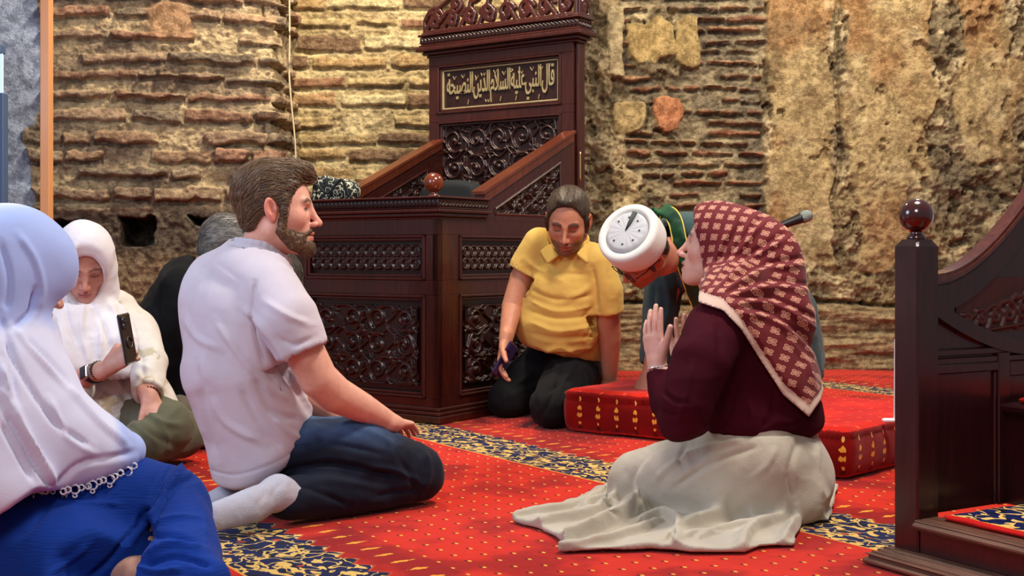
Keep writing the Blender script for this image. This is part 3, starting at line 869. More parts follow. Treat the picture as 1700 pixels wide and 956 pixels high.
crest(.085, lambda t: .10, 'pierced_crest', (X1+.025, y0+.005, 1.826), (0, 1, 0), (1, 0, 0), 1)
hg = MB().tube([(X1+.022, y0+.03, 1.05), (X1+.022, y0+.03, 1.165)], .0045, 8)
hg.lathe([(.001, 1.165), (.006, 1.168), (.004, 1.175), (.001, 1.178)], X1+.022, y0+.03, 10)
hg.lathe([(.001, 1.037), (.004, 1.040), (.006, 1.047), (.001, 1.050)], X1+.022, y0+.03, 10)
hg.build('brass_hinge', BRASS, ck, label='brass hinge')
# seat inside, cushion and bag lie on it
MB().box(-KW+.03, -.035, .32, 1.05, .80, .83, .003).build('seat_board', W_DARK, ck)
def kpt(x, y, z): 
    c_, s_ = .822, -.569
    return (-.30+c_*x-s_*y, 5.02+s_*x+c_*y, z)
s = Sdf(); s.box((-.60, .88, .955), (.19, .055, .105), rad=.05, k=.01)
s.fn(lambda q: np.sqrt(((q[:, 0]+.60)/.30)**2+((q[:, 2]-.80)/.262)**2)*.2-.2, 'i', .03)
v, f = s.mesh((-.85, .78, .80), (-.35, .98, 1.12), .006)
v = np.array([kpt(*p) for p in v])
tag(obj('seat_cushion', v, f, BLACKFAB), 'black rounded back cushion on the seat of the preacher chair', 'cushion')
# patterned bag on the ledge
bm_ = M('patterned_cloth', rough=.6); w1 = bm_.noise(bm_.coord(), 46, 1, .4); w2 = (w1-.5).abs().lt(.035)
bm_.base(bm_.mix(w2, lin(28, 34, 36), lin(205, 205, 180)))
s = Sdf(); s.box((-.735, .20, .975), (.085, .038, .055), R=np.array(Matrix.Rotation(.35, 3, 'Z')@Matrix.Rotation(.25, 3, 'Y')), rad=.02)
s.ell((-.70, .22, .975), (.07, .06, .05), k=.02)
s.box((-.80, .16, .975), (.010, .05, .066), R=np.array(Matrix.Rotation(.1, 3, 'Y')), rad=.006, k=.01)
s.plane((0, 0, .926), (0, 0, -1))
v, f = s.mesh((-.87, .05, .9), (-.58, .36, 1.08), .004); v = v+.003*fbm(v*40, 2, 3)[:, None]
v = np.array([kpt(*p) for p in v])
bag = tag(obj('cloth_bag', v, f, bm_.m), 'small black and white patterned bag on the ledge of the preacher chair', 'bag')
st = MB().tube(smooth_path([kpt(-.81, .13, .93), kpt(-.79, .11, 1.0), kpt(-.72, .12, .96), kpt(-.66, .14, 1.02), kpt(-.63, .16, .94)], 6), .007, 8)
st.build('bag_strap', BLACKFAB, bag, smooth=True)

# ------------------------------------------------------------------ minbar stair at the right
mn = thing('minbar_stair', 'dark wooden pulpit stair with carved side panel and ball topped newel at the right edge', 'pulpit', (.907, 2.77, 0), -math.pi/3)
nw = MB(); h_ = .0345; c_ = .008
def oct_(h, c): return [(-h+c, -h), (h-c, -h), (h, -h+c), (h, h-c), (h-c, h), (-h+c, h), (-h, h-c), (-h, -h+c)]
nw.prism(oct_(h_, .004), 'z', .03, .706)
n0 = len(nw.v); P1, P2 = oct_(h_, .004), oct_(h_*.72, .006)
nw.add([(*p, .706) for p in P1]+[(*p, .722) for p in P2], [(i, (i+1) % 8, 8+(i+1) % 8, 8+i) for i in range(8)]+[tuple(range(8, 16))])
nw.build('newel_post', W_MIN, mn)
bl = MB().lathe([(.020, .720), (.022, .726), (.017, .732), (.013, .737), (.015, .742)]+[(.038*math.sin(t), .7755-.038*math.cos(t)) for t in np.linspace(.42, math.pi-.02, 18)], 0, 0, 36)
bl.build('newel_ball', mwood('polished_ball_wood', lin(48, 12, 12), lin(72, 22, 18), rough=.12, coat=.9), mn, smooth=True)
pb = MB()
for k, (o, z1) in enumerate(((.115, .012), (.100, .022), (.075, .026), (.055, .030))):
    pb.box(-.055+.004*k, 1.1, -o, .05, 0 if k == 0 else .001, z1, .004)
for k in range(4): pb.box(-.05, 1.1, -.108+.019*k, -.100+.019*k, .02, .0295-.0022*(3-k), .0015)
pb.build('plinth_step', W_STEP, mn)
rs = MB().box(.034, 1.1, -.028, .30, .03, .084, .002).build('riser', W_MIN, mn)
td = MB().box(.026, 1.1, -.050, .30, .082, .100, .007); td.box(.032, 1.1, -.044, .02, .099, .1035, .002); td.box(.04, 1.1, -.030, .02, .1, .106, .002)
td.build('tread', W_STEP, mn)
m = M('stair_carpet', rough=.95, spec=.15); x, y, z = m.sep(m.coord())
lip = (y.lt(.012)).mx(z.lt(.105)); bnd = rug_band(m, x, y)
sc_ = ((x.mod(.03)/.03-.5).abs()*.012+.012)
m.base(m.mix(lip, m.mix((y-sc_).lt(.0), bnd, GOLDY), lin(190, 26, 22))).bump(m.noise(m.coord(), 400, 2), .003, .5)
SCARP = m.m
def rug(name, x0, x1, y0_, y1_, z, par, mat=SCARP, t=.014):
    s = Sdf(); s.box(((x0+x1)/2, (y0_+y1_)/2, z+t/2), ((x1-x0)/2, (y1_-y0_)/2, t/2), rad=t*.45)
    v, f = s.mesh((x0-.02, y0_-.02, z-.02), (x1+.02, y1_+.02, z+.05), .007)
    v = v+np.array([0, 1, 1])*(.003*noise(v*22, 4))[:, None]
    return tag(obj(name, v, f, mat), None, None)
def at_mn(o, label):
    o.location = mn.location; o.rotation_euler = mn.rotation_euler; return tag(o, label, 'carpet')
at_mn(rug('stair_runner', .075, 1.05, -.004, .292, .105, None), 'navy and gold carpet piece with red edge on the lowest pulpit step')
r2 = MB().box(-.01, 1.1, .296, .62, .10, .318, .003).build('upper_riser', W_MIN, mn)
t2 = MB().box(-.01, 1.1, .275, .62, .316, .338, .006).build('upper_tread', W_MIN, mn)
m = M('red_runner', rough=.95, spec=.15); q_ = m.noise(m.coord(), 60, 2); m.base(m.mix(q_.step(.5, .7), RED2, lin(212, 60, 40))).bump(q_, .004, .6)
at_mn(rug('stair_runner', .03, 1.05, .300, .60, .339, None, m.m), 'red carpet piece on the second pulpit step')
# the side screen: built in the plane x in (-.03,.0), y = along the stair
yy = np.array([.03, .10, .16, .22, .28, .34, .40, .50, .62, .80, 1.0]); zt_ = np.array([.632, .640, .657, .688, .730, .782, .838, .94, 1.06, 1.24, 1.42])
ys_ = np.linspace(.03, 1.0, 60); ztop = np.interp(ys_, yy, zt_)
from numpy import polyfit, polyval
ztop = polyval(polyfit(yy, zt_, 5), ys_)
zarc = lambda y: .600-.115*np.sin(np.clip((y-.03)/.75, 0, 1)*math.pi)**.9+.0*y
def strip(mb, ys, lo, hi, x0, x1):
    pts = [(y, z) for y, z in zip(ys, lo)]+[(y, z) for y, z in zip(ys[::-1], hi[::-1])]
    n = len(ys)
    v = []; 
    for x in (x0, x1):
        v += [(x, a, b) for a, b in zip(ys, lo)]+[(x, a, b) for a, b in zip(ys, hi)]
    f = []
    for i in range(n-1):
        f += [(2*n+i, 2*n+i+1, 3*n+i+1, 3*n+i), (i+1, i, n+i, n+i+1), (n+i, 3*n+i, 3*n+i+1, n+i+1), (i, i+1, 2*n+i+1, 2*n+i)]
    f += [(0, 2*n, 3*n, n), (n-1, 2*n-1, 4*n-1, 3*n-1)]
    mb.add(v, f)
sb = MB()
strip(sb, ys_, np.full(60, .10), ztop-.02, -.022, -.006)         # the board
strip(sb, ys_, zarc(ys_)-.036, zarc(ys_), -.026, .010)           # lower arc band
strip(sb, ys_, ztop-.075, ztop-.012, -.026, .008)                # band under the rail
sb.box(-.026, .004, .03, 1.0, .455, .472, .003); sb.box(-.024, .002, .03, 1.0, .435, .452, .003)
sb.box(-.024, .006, .03, .055, .10, .46, .003); sb.box(-.024, .006, .27, .31, .10, .46, .003); sb.box(-.024, .006, .055, .27, .415, .437, .003); sb.box(-.024, .001, .055, .064, .1, .415, .003); sb.box(-.024, .001, .261, .27, .1, .415, .003)
sb.box(-.024, .006, .31, 1.0, .40, .437, .003)
sb.build('side_screen', W_MIN, mn)
hr = MB()
for (dz, th, e) in ((-.016, .012, .012), (-.006, .010, .020), (.004, .008, .014)): strip(hr, ys_, ztop+dz, ztop+dz+th, -.016-e, -.004+e)
hr.build('handrail', mwood('handrail_wood', lin(66, 22, 16), lin(104, 50, 36), rough=.25, coat=.6), mn)
sw = []
base_ = [(.0, .02), (.05, .045), (.10, .040), (.15, .06), (.20, .05)]
for k in range(5):
    x = .03+.048*k; r = .016+.004*k
    sw.append((spiral(x, .03+.006*k, r, 1.2, 2.2, -1), .0055, 1)); sw.append((np.array([[x-.02, .012], [x, .03+.012*k], [x+.03, .045+.014*k]]), .0055, .9))
    sw.append((np.array([[x, .03+.006*k], [x+.001, .03+.006*k]]), .007, 1.2))
sw.append((np.array([[-.0, .01], [.1, .006], [.25, .02]]), .004, .8))
relief('carved_spandrel', .27, .13, sw, .010, mn, (-.004, .135, .505), (0, 1, 0), (1, 0, 0), .002, mat=mwood('carved_spandrel_wood', lin(60, 26, 20), lin(80, 38, 28), rough=.5, coat=.05))

# ------------------------------------------------------------------ red cushions
def cushion_mat():
    m = M('cushion_pile', rough=.95, spec=.12, sheen=.12)
    uv = m.sep(m.attr('Col')); u, v, w = uv                # metres along the side, height 0..1, side flag
    uc = (u*10).mod(.083)/.083-.5
    nz = m.noise(m.coord(), 90, 1)
    hh = (v-.47).abs()
    a = (uc.abs()*1.0+nz*.14-.07).lt((hh*-1+.27)*.40+(v*34).sin()*.045)*((((v*34).sin()*.05+uc.abs()).gt(.030)).mx(v.gt(.55)))
    tip = ((uc*uc*1.4+(v-.80)*(v-.80)).sqrt()).lt(.055)
    uh = (uc+.5).mod(1)-.5
    foot = ((uh.abs()*1.0)).lt((v-.10).abs()*-1+.14)
    top = w.lt(.5)
    x, y, z = m.sep(m.coord())
    px_ = (x*.829-y*.559)/.10; py_ = (x*.559+y*.829)/.055
    row = py_.floor().mod(2); du = (px_+row*.5).mod(1)-.5; dv = py_.mod(1)-.5
    dots = (du*du*3+dv*dv).sqrt().lt(.13)
    pn = m.noise(m.coord(), 5, 3)
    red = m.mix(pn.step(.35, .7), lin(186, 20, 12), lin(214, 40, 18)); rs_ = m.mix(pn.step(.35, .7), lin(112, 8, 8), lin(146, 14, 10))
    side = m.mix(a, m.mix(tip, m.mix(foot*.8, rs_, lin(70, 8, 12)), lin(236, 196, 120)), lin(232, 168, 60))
    tp = m.mix(dots*.75, red, lin(228, 90, 50))
    return m.base(m.mix(top, side, tp)).bump(m.noise(m.coord(), 350, 2)+m.noise(m.coord(), 26, 2), .004, .6).m
CUSH = cushion_mat()
def cushion(name, corner, dx, dy, Lx, Ly, H, label, rad=.03):
    """corner = the near corner on the floor, dx/dy = unit directions of the two sides"""
    corner = np.array(corner); dx = nrm(dx); dy = nrm(np.array(dy)-dx*np.dot(dx, dy))
    cen = corner+dx*Lx/2+dy*Ly/2
    R = np.stack([np.append(dx, 0), np.append(dy, 0), [0, 0, 1.]], 1)
    s = Sdf(); c3 = np.array([cen[0], cen[1], H/2])
    s.box(c3, (Lx/2, Ly/2, H/2), R=R, rad=rad)
    hx = np.abs(dx[0])*Lx/2+np.abs(dy[0])*Ly/2+.03; hy = np.abs(dx[1])*Lx/2+np.abs(dy[1])*Ly/2+.03
    v, f = s.mesh((cen[0]-hx, cen[1]-hy, -.02), (cen[0]+hx, cen[1]+hy, H+.03), .011)
    n = vnormals(v, f); q = (v-c3)@R
    # piped seam near the top, soft sag
    side = np.clip(np.maximum(np.abs(q[:, 0])-(Lx/2-.045), np.abs(q[:, 1])-(Ly/2-.045))/.045, 0, 1)
    seam = np.exp(-((v[:, 2]-(H-.020))/.007)**2)*(np.abs(n[:, 2]) < .8); groove = np.exp(-((v[:, 2]-(H-.034))/.006)**2)*(np.abs(n[:, 2]) < .8)
    v = v+n*(.007*seam-.006*groove+.004*noise(v*9, 2)+.008*np.sin(np.clip(v[:, 2]/H, 0, 1)*math.pi)*(np.abs(n[:, 2]) < .6))[:, None]
    v[:, 2] = np.maximum(v[:, 2], .0)
    v[:, 2] -= .010*noise(v*3.1+4, 9)*(q[:, 2] > 0)
    al = np.where(np.abs(n@R[:, 0]) > np.abs(n@R[:, 1]), q[:, 1], q[:, 0])+5
    cols = np.stack([al/10, np.clip(v[:, 2]/H, 0, 1), (np.abs(n[:, 2]) < .6)*1.], 1)
    return tag(obj(name, v, f, CUSH, cols=cols), label, 'cushion')
cushion('floor_cushion', (.20, 4.81), (.344, -.262), (.262, .344), .62, .62, .165, 'large square red floor cushion with gold tulip motifs in front of the bowing imam')
cushion('floor_cushion', (1.018, 3.74), (.66, .72), (-.72, .66), .75, .66, .158, 'red floor cushion with gold tulip motifs between kneeling woman and pulpit newel', .035)
# white charger block and cable beside the newel
sw_ = MB().box(-.02, .02, -.012, .012, .158, .170, .004); sw_.tube([(.018, 0, .165), (.019, 0, .32), (.02, .0, .42)], .003, 6)
so = sw_.build('socket_lead', mplain('white_plastic', (.85, .85, .87), .3)); so.location = (1.19, 3.90, 0)
tag(so, 'small white plug with upright white lead on the cushion beside the newel post', 'plug')
# ------------------------------------------------------------------ people: helpers
def unit(*a): return nrm(np.array(a, float))
def frame(F, U):
    F = nrm(F); U = np.array(U, float); U = nrm(U-F*(U@F)); L = np.cross(U, F)
    return np.stack([F, L, U], 1)
def part(name, v, f, mat, root, cols=None, uv=None, label=None):
    top = root
    while top.parent is not None: top = top.parent
    return obj(name, np.asarray(v)-np.array(top.location), f, mat, root, cols=cols, uv=uv, label=label)
SKIN = M('skin', rough=.48, spec=.4, sss=.12)
ns = SKIN.noise(SKIN.coord(), 60, 3)
SKIN.base(SKIN.mix(ns.step(.35, .75)*.16, SKIN.attr(), SKIN.col(lin(150, 70, 52)))).bump(SKIN.noise(SKIN.coord(), 500, 2), .0006, .4)
SKIN = SKIN.m
def cloth(name, c, rough=.85, weave=700, wb=.0006, sheen=.15, c2=None, amp=.004):
    m = M(name, rough=rough, spec=.2, sheen=sheen)
    n = m.noise(m.coord(), 5, 3); w = m.noise(m.coord(), weave, 1); b = m.noise(m.coord(), 22, 3, .55)
    m.base(m.mix(n.step(.3, .7), c, c2 or tuple(x*.9 for x in c))).bump(b*(amp/.01)+w*(wb/.01)*3, .01, .6)
    return m.m
HAIRM = {}
def hairmat(name, c, c2):
    m = M(name, rough=.42, spec=.5); n = m.noise(m.coord(), 70, 3)
    m.base(m.mix(n, c, c2)).bump(m.noise(m.coord(), 220, 3), .002, .8); return m.m

def add_head(s, o, R, sc=1., ears=True, open_=0., jaw=1., k=1.):
    T = lambda *p: o+R@(np.array(p, float)*sc)
    e = lambda c, r, kk=.02, op='u', Q=None: s.ell(T(*c), np.array(r)*sc, R if Q is None else R@Q, k=kk, op=op)
    t = lambda pts, r, kk=.01, op='u': s.tube([T(*p) for p in pts], np.array(r)*sc, k=kk, op=op)
    e((-.012, 0, .030), (.096, .076, .088)); e((.028, 0, -.028), (.060, .064, .086), .03)
    for y in (1, -1):
        t([(-.005, .050*y*jaw, -.058), (.066, .014*y*jaw, -.100)], [.020, .016], .03)
        e((.052, .042*y, -.026), (.026, .022, .022), .02)
        t([(.080, .012*y, .016), (.074, .040*y, .018)], [.0085, .008], .014)
    e((.070, 0, -.070), (.024, .030, .026), .02); e((.074, 0, -.101), (.017, .018, .015), .014)
    for y in (1, -1):
        e((.097, .030*y, -.004), (.019, .019, .011), .010, 's')
        e((.0665, .031*y, -.004), (.0135, .0145, .0115), .004)
    t([(.086, 0, .010), (.100, 0, -.020), (.112, 0, -.037)], [.0075, .0085, .0095], .010)
    for y in (1, -1):
        e((.099, .0115*y, -.041), (.011, .007, .0075), .006)
        e((.103, .0065*y, -.048), (.005, .0032, .004), .003, 's')
    t([(.086, .021, -.067), (.0955, .006, -.0635), (.0955, -.006, -.0635), (.086, -.021, -.067)], [.003, .0055, .0055, .003], .005)
    t([(.084, .019, -.074), (.0925, 0, -.0775+(-.006*open_)), (.084, -.019, -.074)], [.003, .0065, .003], .006)
    t([(.086, .024, -.0695), (.101, 0, -.0700-.003*open_), (.086, -.024, -.0695)], [.0012, .0016+.003*open_, .0012], .003, 's')
    if ears:
        for y in (1, -1):
            Q = np.array(Matrix.Rotation(-.42*y, 3, 'Z')@Matrix.Rotation(-.18, 3, 'Y'))
            e((-.006, .081*y, -.004), (.017, .0085, .031), .010, 'u', Q)
            e((-.003, .0925*y, .001), (.0100, .0115, .0215), .003, 's', Q)
            e((.004, .080*y, -.006), (.006, .0055, .008), .004)
            e((-.002, .078*y, -.030), (.008, .006, .009), .006)
    return s
def head_cols(v, o, R, sc, skin, brow=None, lips=None, eyes='open', stub=0, stubc=(.03, .02, .015), browt=.0045):
    skin = np.array(skin); c = np.tile(skin, (len(v), 1)); q = ((v-o)@R)/sc
    x, y, z = q.T; ay = np.abs(y)
    hd = (np.sqrt((q*q).sum(1)) < .16)
    def mixc(w, col): 
        nonlocal c
        w = (w*hd)[:, None]; c = c*(1-w)+np.array(col)*w
    red = skin*np.array([1.0, .62, .60])
    mixc(.55*np.exp(-((x-.108)**2+y**2+(z+.038)**2)/.020**2), red)
    mixc(.50*np.exp(-((x-.06)**2+(ay-.045)**2+(z+.03)**2)/.022**2), red)
    mixc(.75*sstep(.076, .084, ay)*(np.abs(x) < .04)*(np.abs(z) < .04), red)
    mixc(.6*np.exp(-((x/.008)**2+((z+.002)/.015)**2))*(ay > .074), skin*np.array([.45, .25, .22]))  # ear hollow painted dark, its shade put into the skin colour
    mixc(.35*sstep(.0, -.012, z+.018-x*0)*(np.exp(-((ay-.031)/.018)**2))*(z > -.03)*(x > .05), skin*.6)
    if stub:
        w = sstep(-.048, -.062, z-.25*(ay-.03)*(ay > .03))*sstep(-.02, .02, x)*(z > -.13)
        mo = np.exp(-((z+.056)/.007)**2)*(x > .07)*(ay < .03)
        nn = .75+.25*noise(v*260, 3)
        mixc(stub*np.clip(np.maximum(w, mo), 0, 1)*nn, stubc)
    lipc = np.array(lips) if lips is not None else skin*np.array([.85, .5, .5])
    dz = np.minimum(np.abs(z+.065), np.abs(z+.0765))
    mixc(.8*sstep(.0065, .003, dz)*sstep(.024, .017, ay)*(x > .08), lipc)
    mixc(.9*sstep(.0022, .0008, np.abs(z+.070))*(ay < .022)*(x > .078), skin*.2)
    if brow is not None:
        zb = .0165+.006*np.sin(np.clip((ay-.012)/.038, 0, 1)*math.pi)
        mixc(.85*sstep(browt+.002, browt-.001, np.abs(z-zb))*sstep(.010, .014, ay)*sstep(.053, .046, ay)*(x > .05), brow)
    if eyes:
        dy = (ay-.031)/.0135
        top = -.004+.0058*(1-np.clip(dy*dy, 0, 1)); bot = -.004-.0042*(1-np.clip(dy*dy, 0, 1))
        m_ = (np.abs(dy) < 1)*(x > .06)
        if eyes == 'open':
            mixc(m_*(z < top)*(z > bot)*.9, (.40, .34, .32)); ir = np.hypot(ay-.031, z+.0035)
            mixc(m_*(ir < .0060), (.03, .02, .015))
            mixc(m_*sstep(.0030, .0012, np.abs(z-top)), (.03, .02, .02))
        else:
            mixc(m_*sstep(.0024, .0010, np.abs(z-bot)), (.03, .018, .015))
            mixc(.6*np.exp(-(dy**2*.6+((z+.000)/.012)**2))*(x > .050), skin*.38)  # eye-socket shadow painted over the closed lids
    return c
def add_hand(s, W, d, n, side, curl=(.25, .3, .35, .4), sc=1., spread=.10, thumb=(.55, .6, .25), k=.006, palm_w=.039, tcurl=.2):
    d = nrm(d); n = np.array(n, float); n = nrm(n-d*(n@d)); side = np.array(side, float); side = nrm(side-d*(side@d)-n*(side@n))
    W = np.array(W, float)
    s.tube([W-d*.03*sc, W+d*.012*sc], np.array([.028, .027])*sc, np.array([.022, .019])*sc, lat=side, k=.012)
    s.tube([W+d*.012*sc, W+d*.045*sc, W+d*.080*sc], np.array([.030, palm_w-.001, palm_w])*sc, np.array([.017, .016, .012])*sc, lat=side, k=.014)
    off = (.029, .010, -.0095, -.0275); ln = (.070, .078, .072, .057); rr = (.0086, .0088, .0084, .0074); bs = (.086, .090, .087, .080)
    for i in range(4):
        b = W+d*bs[i]*sc-d*.012*sc+side*off[i]*sc
        sd = nrm(d+side*spread*(1.2-i*.8)*1.0)
        pts = [b]; a = 0
        for j, fr in enumerate((.46+.15, .30, .24)):
            a += curl[i]*(1.0 if j == 0 else 1.15 if j == 1 else .7)
            pts.append(pts[-1]+(sd*math.cos(a)+n*math.sin(a))*ln[i]*fr*sc)
        s.tube(pts, np.array([rr[i]*1.08, rr[i]*1.02, rr[i]*.95, rr[i]*.80])*sc, k=k*.6)
    tb = W+d*.020*sc+side*.020*sc
    t1 = nrm(side*thumb[0]+d*thumb[1]+n*thumb[2]); t2 = nrm(t1+n*tcurl+d*.15); t3 = nrm(t2+n*tcurl+d*.15)
    p1 = tb+t1*.042*sc; p2 = p1+t2*.032*sc; p3 = p2+t3*.024*sc
    s.tube([tb, p1, p2, p3], np.array([.0155, .0118, .0100, .0082])*sc, k=.008)
    return s
def px_of(v): return CX+v[:, 0]*F_PX/v[:, 1], HY+(CAM_H-v[:, 2])*F_PX/v[:, 1]
def creases(v, f, L, base=0, seed=1, nsc=9, aniso=None):
    """press folds into cloth; each fold = (polyline of photo points, height in m, width in px), on the side seen from the hall"""
    n = vnormals(v, f); x, y = px_of(v)
    fac = sstep(-.05, .35, -(n*nrm_rows(v-np.array([0, 0, CAM_H]))).sum(1))
    d = np.zeros(len(v))
    for pts, amp, w in L:
        q = smooth_path([np.array([*p, 0.]) for p in pts], 4); q = np.array(q)[:, :2]
        dd = seg_dist(x, y, q, w*3.2)
        # fade at both ends
        e = np.minimum(np.hypot(x-q[0, 0], y-q[0, 1]), np.hypot(x-q[-1, 0], y-q[-1, 1]))
        d += amp*(.62*np.exp(-(dd/w)**2)+.5*np.exp(-1.6*dd/w))*(.35+.65*sstep(0, w*2.5, e))
    d *= fac*1.25
    if base:
        m = np.eye(3) if aniso is None else np.array(aniso, float)
        d += base*(1-2.2*np.abs(fbm(v@m*nsc, 2, seed)))*.8+base*.4*fbm(v@m*nsc*2.7, 2, seed+5)
    return v+n*d[:, None]
def nrm_rows(a): return a/np.linalg.norm(a, axis=1)[:, None]
def ring(c, R, rx, ry, tilt=0, n=20, a0=0, a1=2*math.pi):
    return [c+R@np.array([rx*math.cos(a), ry*math.sin(a), tilt*math.cos(a)]) for a in np.linspace(a0, a1, n)]
def strands(name, sdf, roots, flow, n, L, mat, root, r=.0007, steps=6, lift=.003, seed=1, label=None, jit=.25):
    rg = np.random.default_rng(seed); p = roots[rg.integers(len(roots), size=n)]+rg.normal(0, .001, (n, 3))
    LL = L*rg.uniform(.6, 1.2, n); jd = rg.normal(0, jit, (n, 3)); path = []
    off = rg.uniform(0, 1, n)*lift
    for k in range(steps+1):
        e = 1e-3; d0 = sdf.ev(p)
        g = np.stack([sdf.ev(p+np.eye(3)[i]*e)-d0 for i in range(3)], 1)/e; g = nrm_rows(g+1e-9)
        tgt = off*math.sin(math.pi*min(1, .15+k/steps*.7)); p = p+g*(tgt-d0)[:, None]
        path.append(p.copy())
        t = flow(p)+jd; t = t-g*(t*g).sum(1)[:, None]; t = nrm_rows(t+1e-9)
        p = p+t*(LL/steps)[:, None]
    path = np.stack(path, 1)                        # n, steps+1, 3
    t = np.gradient(path, axis=1); t /= np.linalg.norm(t, axis=2)[..., None]+1e-9
    a = np.cross(t, rg.normal(size=(n, 1, 3))); a /= np.linalg.norm(a, axis=2)[..., None]+1e-9; b = np.cross(t, a)
    rad = r*np.sin(np.linspace(.5, math.pi*.97, steps+1))[None, :, None]
    V = np.stack([path+rad*(a*math.cos(q)+b*math.sin(q)) for q in (0, 2.094, 4.189)], 2).reshape(-1, 3)
    st = steps+1; base = (np.arange(n)*st*3)[:, None, None]+(np.arange(steps)*3)[None, :, None]
    F_ = []
    for i in range(3):
        j = (i+1) % 3; F_.append(np.stack([base+i, base+j, base+3+j, base+3+i], -1).reshape(-1, 4))
    return part(name, V, np.concatenate(F_), mat, root, label=label)
def meshit(s, lo, hi, v, sm=1):
    V, f = s.mesh(lo, hi, v); return (relax(V, f, sm, .5), f) if sm else (V, f)
FLOORP = lambda s: s.plane((0, 0, .004), (0, 0, -1), k=.01)
def hair_cap(s, o, R, sc=1., thick=.0, nape=-.065, face=(.085, 0, -.012), fr=(.060, .095, .084), quiff=True, side=True, top=0):
    T = lambda *p: o+R@(np.array(p, float)*sc)
    e = lambda c, r, kk=.015, op='u': s.ell(T(*c), np.array(r)*sc, R, k=kk, op=op)
    e((-.013, 0, .040+top), (.103+thick, .083+thick, .092+thick)); e((-.056, 0, -.012), (.040+thick, .068+thick, .062))
    if quiff: e((.050, 0, .096), (.040, .052, .024))
    e(face, fr, .012, 's')
    if side:
        for y in (1, -1): s.tube([T(.030, .074*y, .02), (T(.027, .073*y, -.030))], [.011*sc, .007*sc], k=.010)
    for y in (1, -1): e((-.004, .092*y, -.030), (.024, .026, .036), .008, 's')
    s.plane(T(-.05, 0, nape), -R[:, 2], k=.02)
    return s
Z3 = np.array([0, 0, 1.])
def local_cut(s, c, n, r, k=.006):       # cut along a plane, only within r of c
    c = np.array(c); n = nrm(n)
    s.fn(lambda q: np.where(((q-c)**2).sum(1) < r*r, (q-c)@n, -9.), 'i', k); return s
def clip_body(b, clothes, zones, inset=.009):
    """keeps the covered body inside its clothes; zones = (points, radius) where skin shows"""
    zs = Sdf()
    for pts, r in zones: zs.tube(pts, r, k=0)
    def fn(q):
        d = zs.ev(q); m_ = d > -.002
        if m_.any():
            qm = q[m_]; dm = d[m_]
            for c in clothes: dm = np.minimum(dm, c.ev(qm)+inset)
            d[m_] = dm
        return d
    b.fn(fn, 'i', .004); return b

# ================================================================== man in the white polo shirt
pr = thing('person', 'bearded man in white polo shirt and blue jeans kneeling in profile on the carpet', 'person', P(560, 850, 3.3)*[1, 1, 0])
o = P(458, 346, 3.32); R = frame((.995, .10, -.01), Z3); sc = 1.03
F, L = unit(.90, .43, 0), unit(-.43, .90, 0)
CL = []; b = Sdf(); add_head(b, o, R, sc)
b.tube([o+R@[-.022, 0, -.055], P(437, 425, 3.34), P(425, 470, 3.35)], [.057, .060, .08], k=.02)
b.tube([P(420, 480, 3.36), P(405, 560, 3.35), P(420, 700, 3.36)], [.13, .14, .14], [.09, .10, .11], lat=L, k=.03)
b.tube([P(425, 740, 3.3), P(570, 750, 3.36), P(690, 785, 3.44)], [.085, .07, .055], k=.02); b.tube([P(690, 795, 3.44), P(480, 832, 3.17)], [.045, .035], k=.02)
b.tube([P(400, 740, 3.5), P(640, 765, 3.66)], [.085, .055], k=.02); b.tube([P(640, 775, 3.66), P(430, 805, 3.45)], [.045, .035], k=.02)
b.tube([P(455, 480, 3.2), P(494, 560, 3.16), P(528, 628, 3.18), P(556, 654, 3.22), P(600, 676, 3.29), P(650, 702, 3.385)], [.050, .052, .050, .048, .040, .0265], k=.02)
add_hand(b, P(652, 703, 3.39), (.30, .94, -.14), (.1, .1, -1), (-.9, .3, 0), curl=(.25, .25, .25, .25), sc=.92, spread=.03)
b.tube([P(400, 480, 3.52), P(455, 600, 3.55), P(490, 650, 3.56), P(560, 690, 3.62)], [.05, .045, .044, .028], k=.02)
add_hand(b, P(565, 692, 3.62), (.9, .2, -.15), (0, 0, -1), (0, -1, 0), curl=(.2, .2, .2, .2))
HB = hairmat('brown_hair', lin(52, 38, 28), lin(92, 70, 50))
hs = Sdf(); hair_cap(hs, o, R, sc)
hs.tube([o+R@[.045, 0, .108], o+R@[.080, 0, .100], o+R@[.098, 0, .082]], [.022, .020, .012], k=.02)
v, f = meshit(hs, o-.16, o+.17, .0032, 1)
q = (v-o)@R; n = vnormals(v, f)
fl = noise(np.stack([q[:, 0]*18, q[:, 1]*95, (q[:, 2]-q[:, 0]*.25)*95], 1), 3)+.5*noise(np.stack([q[:, 0]*40, q[:, 1]*220, (q[:, 2]-q[:, 0]*.25)*220], 1), 4)
ho = part('hair', v+n*(.0022*fl+.002*noise(q*30, 6))[:, None], f, HB, pr)
def flow(p):
    q = (p-o)@R; d = np.stack([-np.ones(len(p)), q[:, 1]*2, np.where(q[:, 0] < -.03, -1.1, -.15)+np.where(q[:, 0] > .05, .6, 0)], 1); return d@R.T
sel = v[(q[:, 2] > -.07)]
strands('hair_strands', hs, sel, flow, 4200, .045, hairmat('brown_hair_strands', lin(72, 52, 36), lin(150, 118, 86)), ho, r=.0008, lift=.004)
bs = Sdf(); T = lambda *p: o+R@(np.array(p)*sc)
for y in (1, -1):
    bs.tube([T(.026, .070*y, -.020), T(.020, .066*y, -.060), T(.050, .046*y, -.090), T(.078, .014*y, -.104)], np.array([.009, .014, .019, .019]), k=.012)
    bs.tube([T(.068, .036*y, -.074), T(.088, .018*y, -.060), T(.094, .0, -.0575)], [.009, .0065, .005], k=.008)
    bs.tube([T(.045, .050*y, -.066), T(.066, .040*y, -.080)], [.012, .012], k=.012)
bs.ell(T(.082, 0, -.104), (.021, .026, .024), R, k=.015)
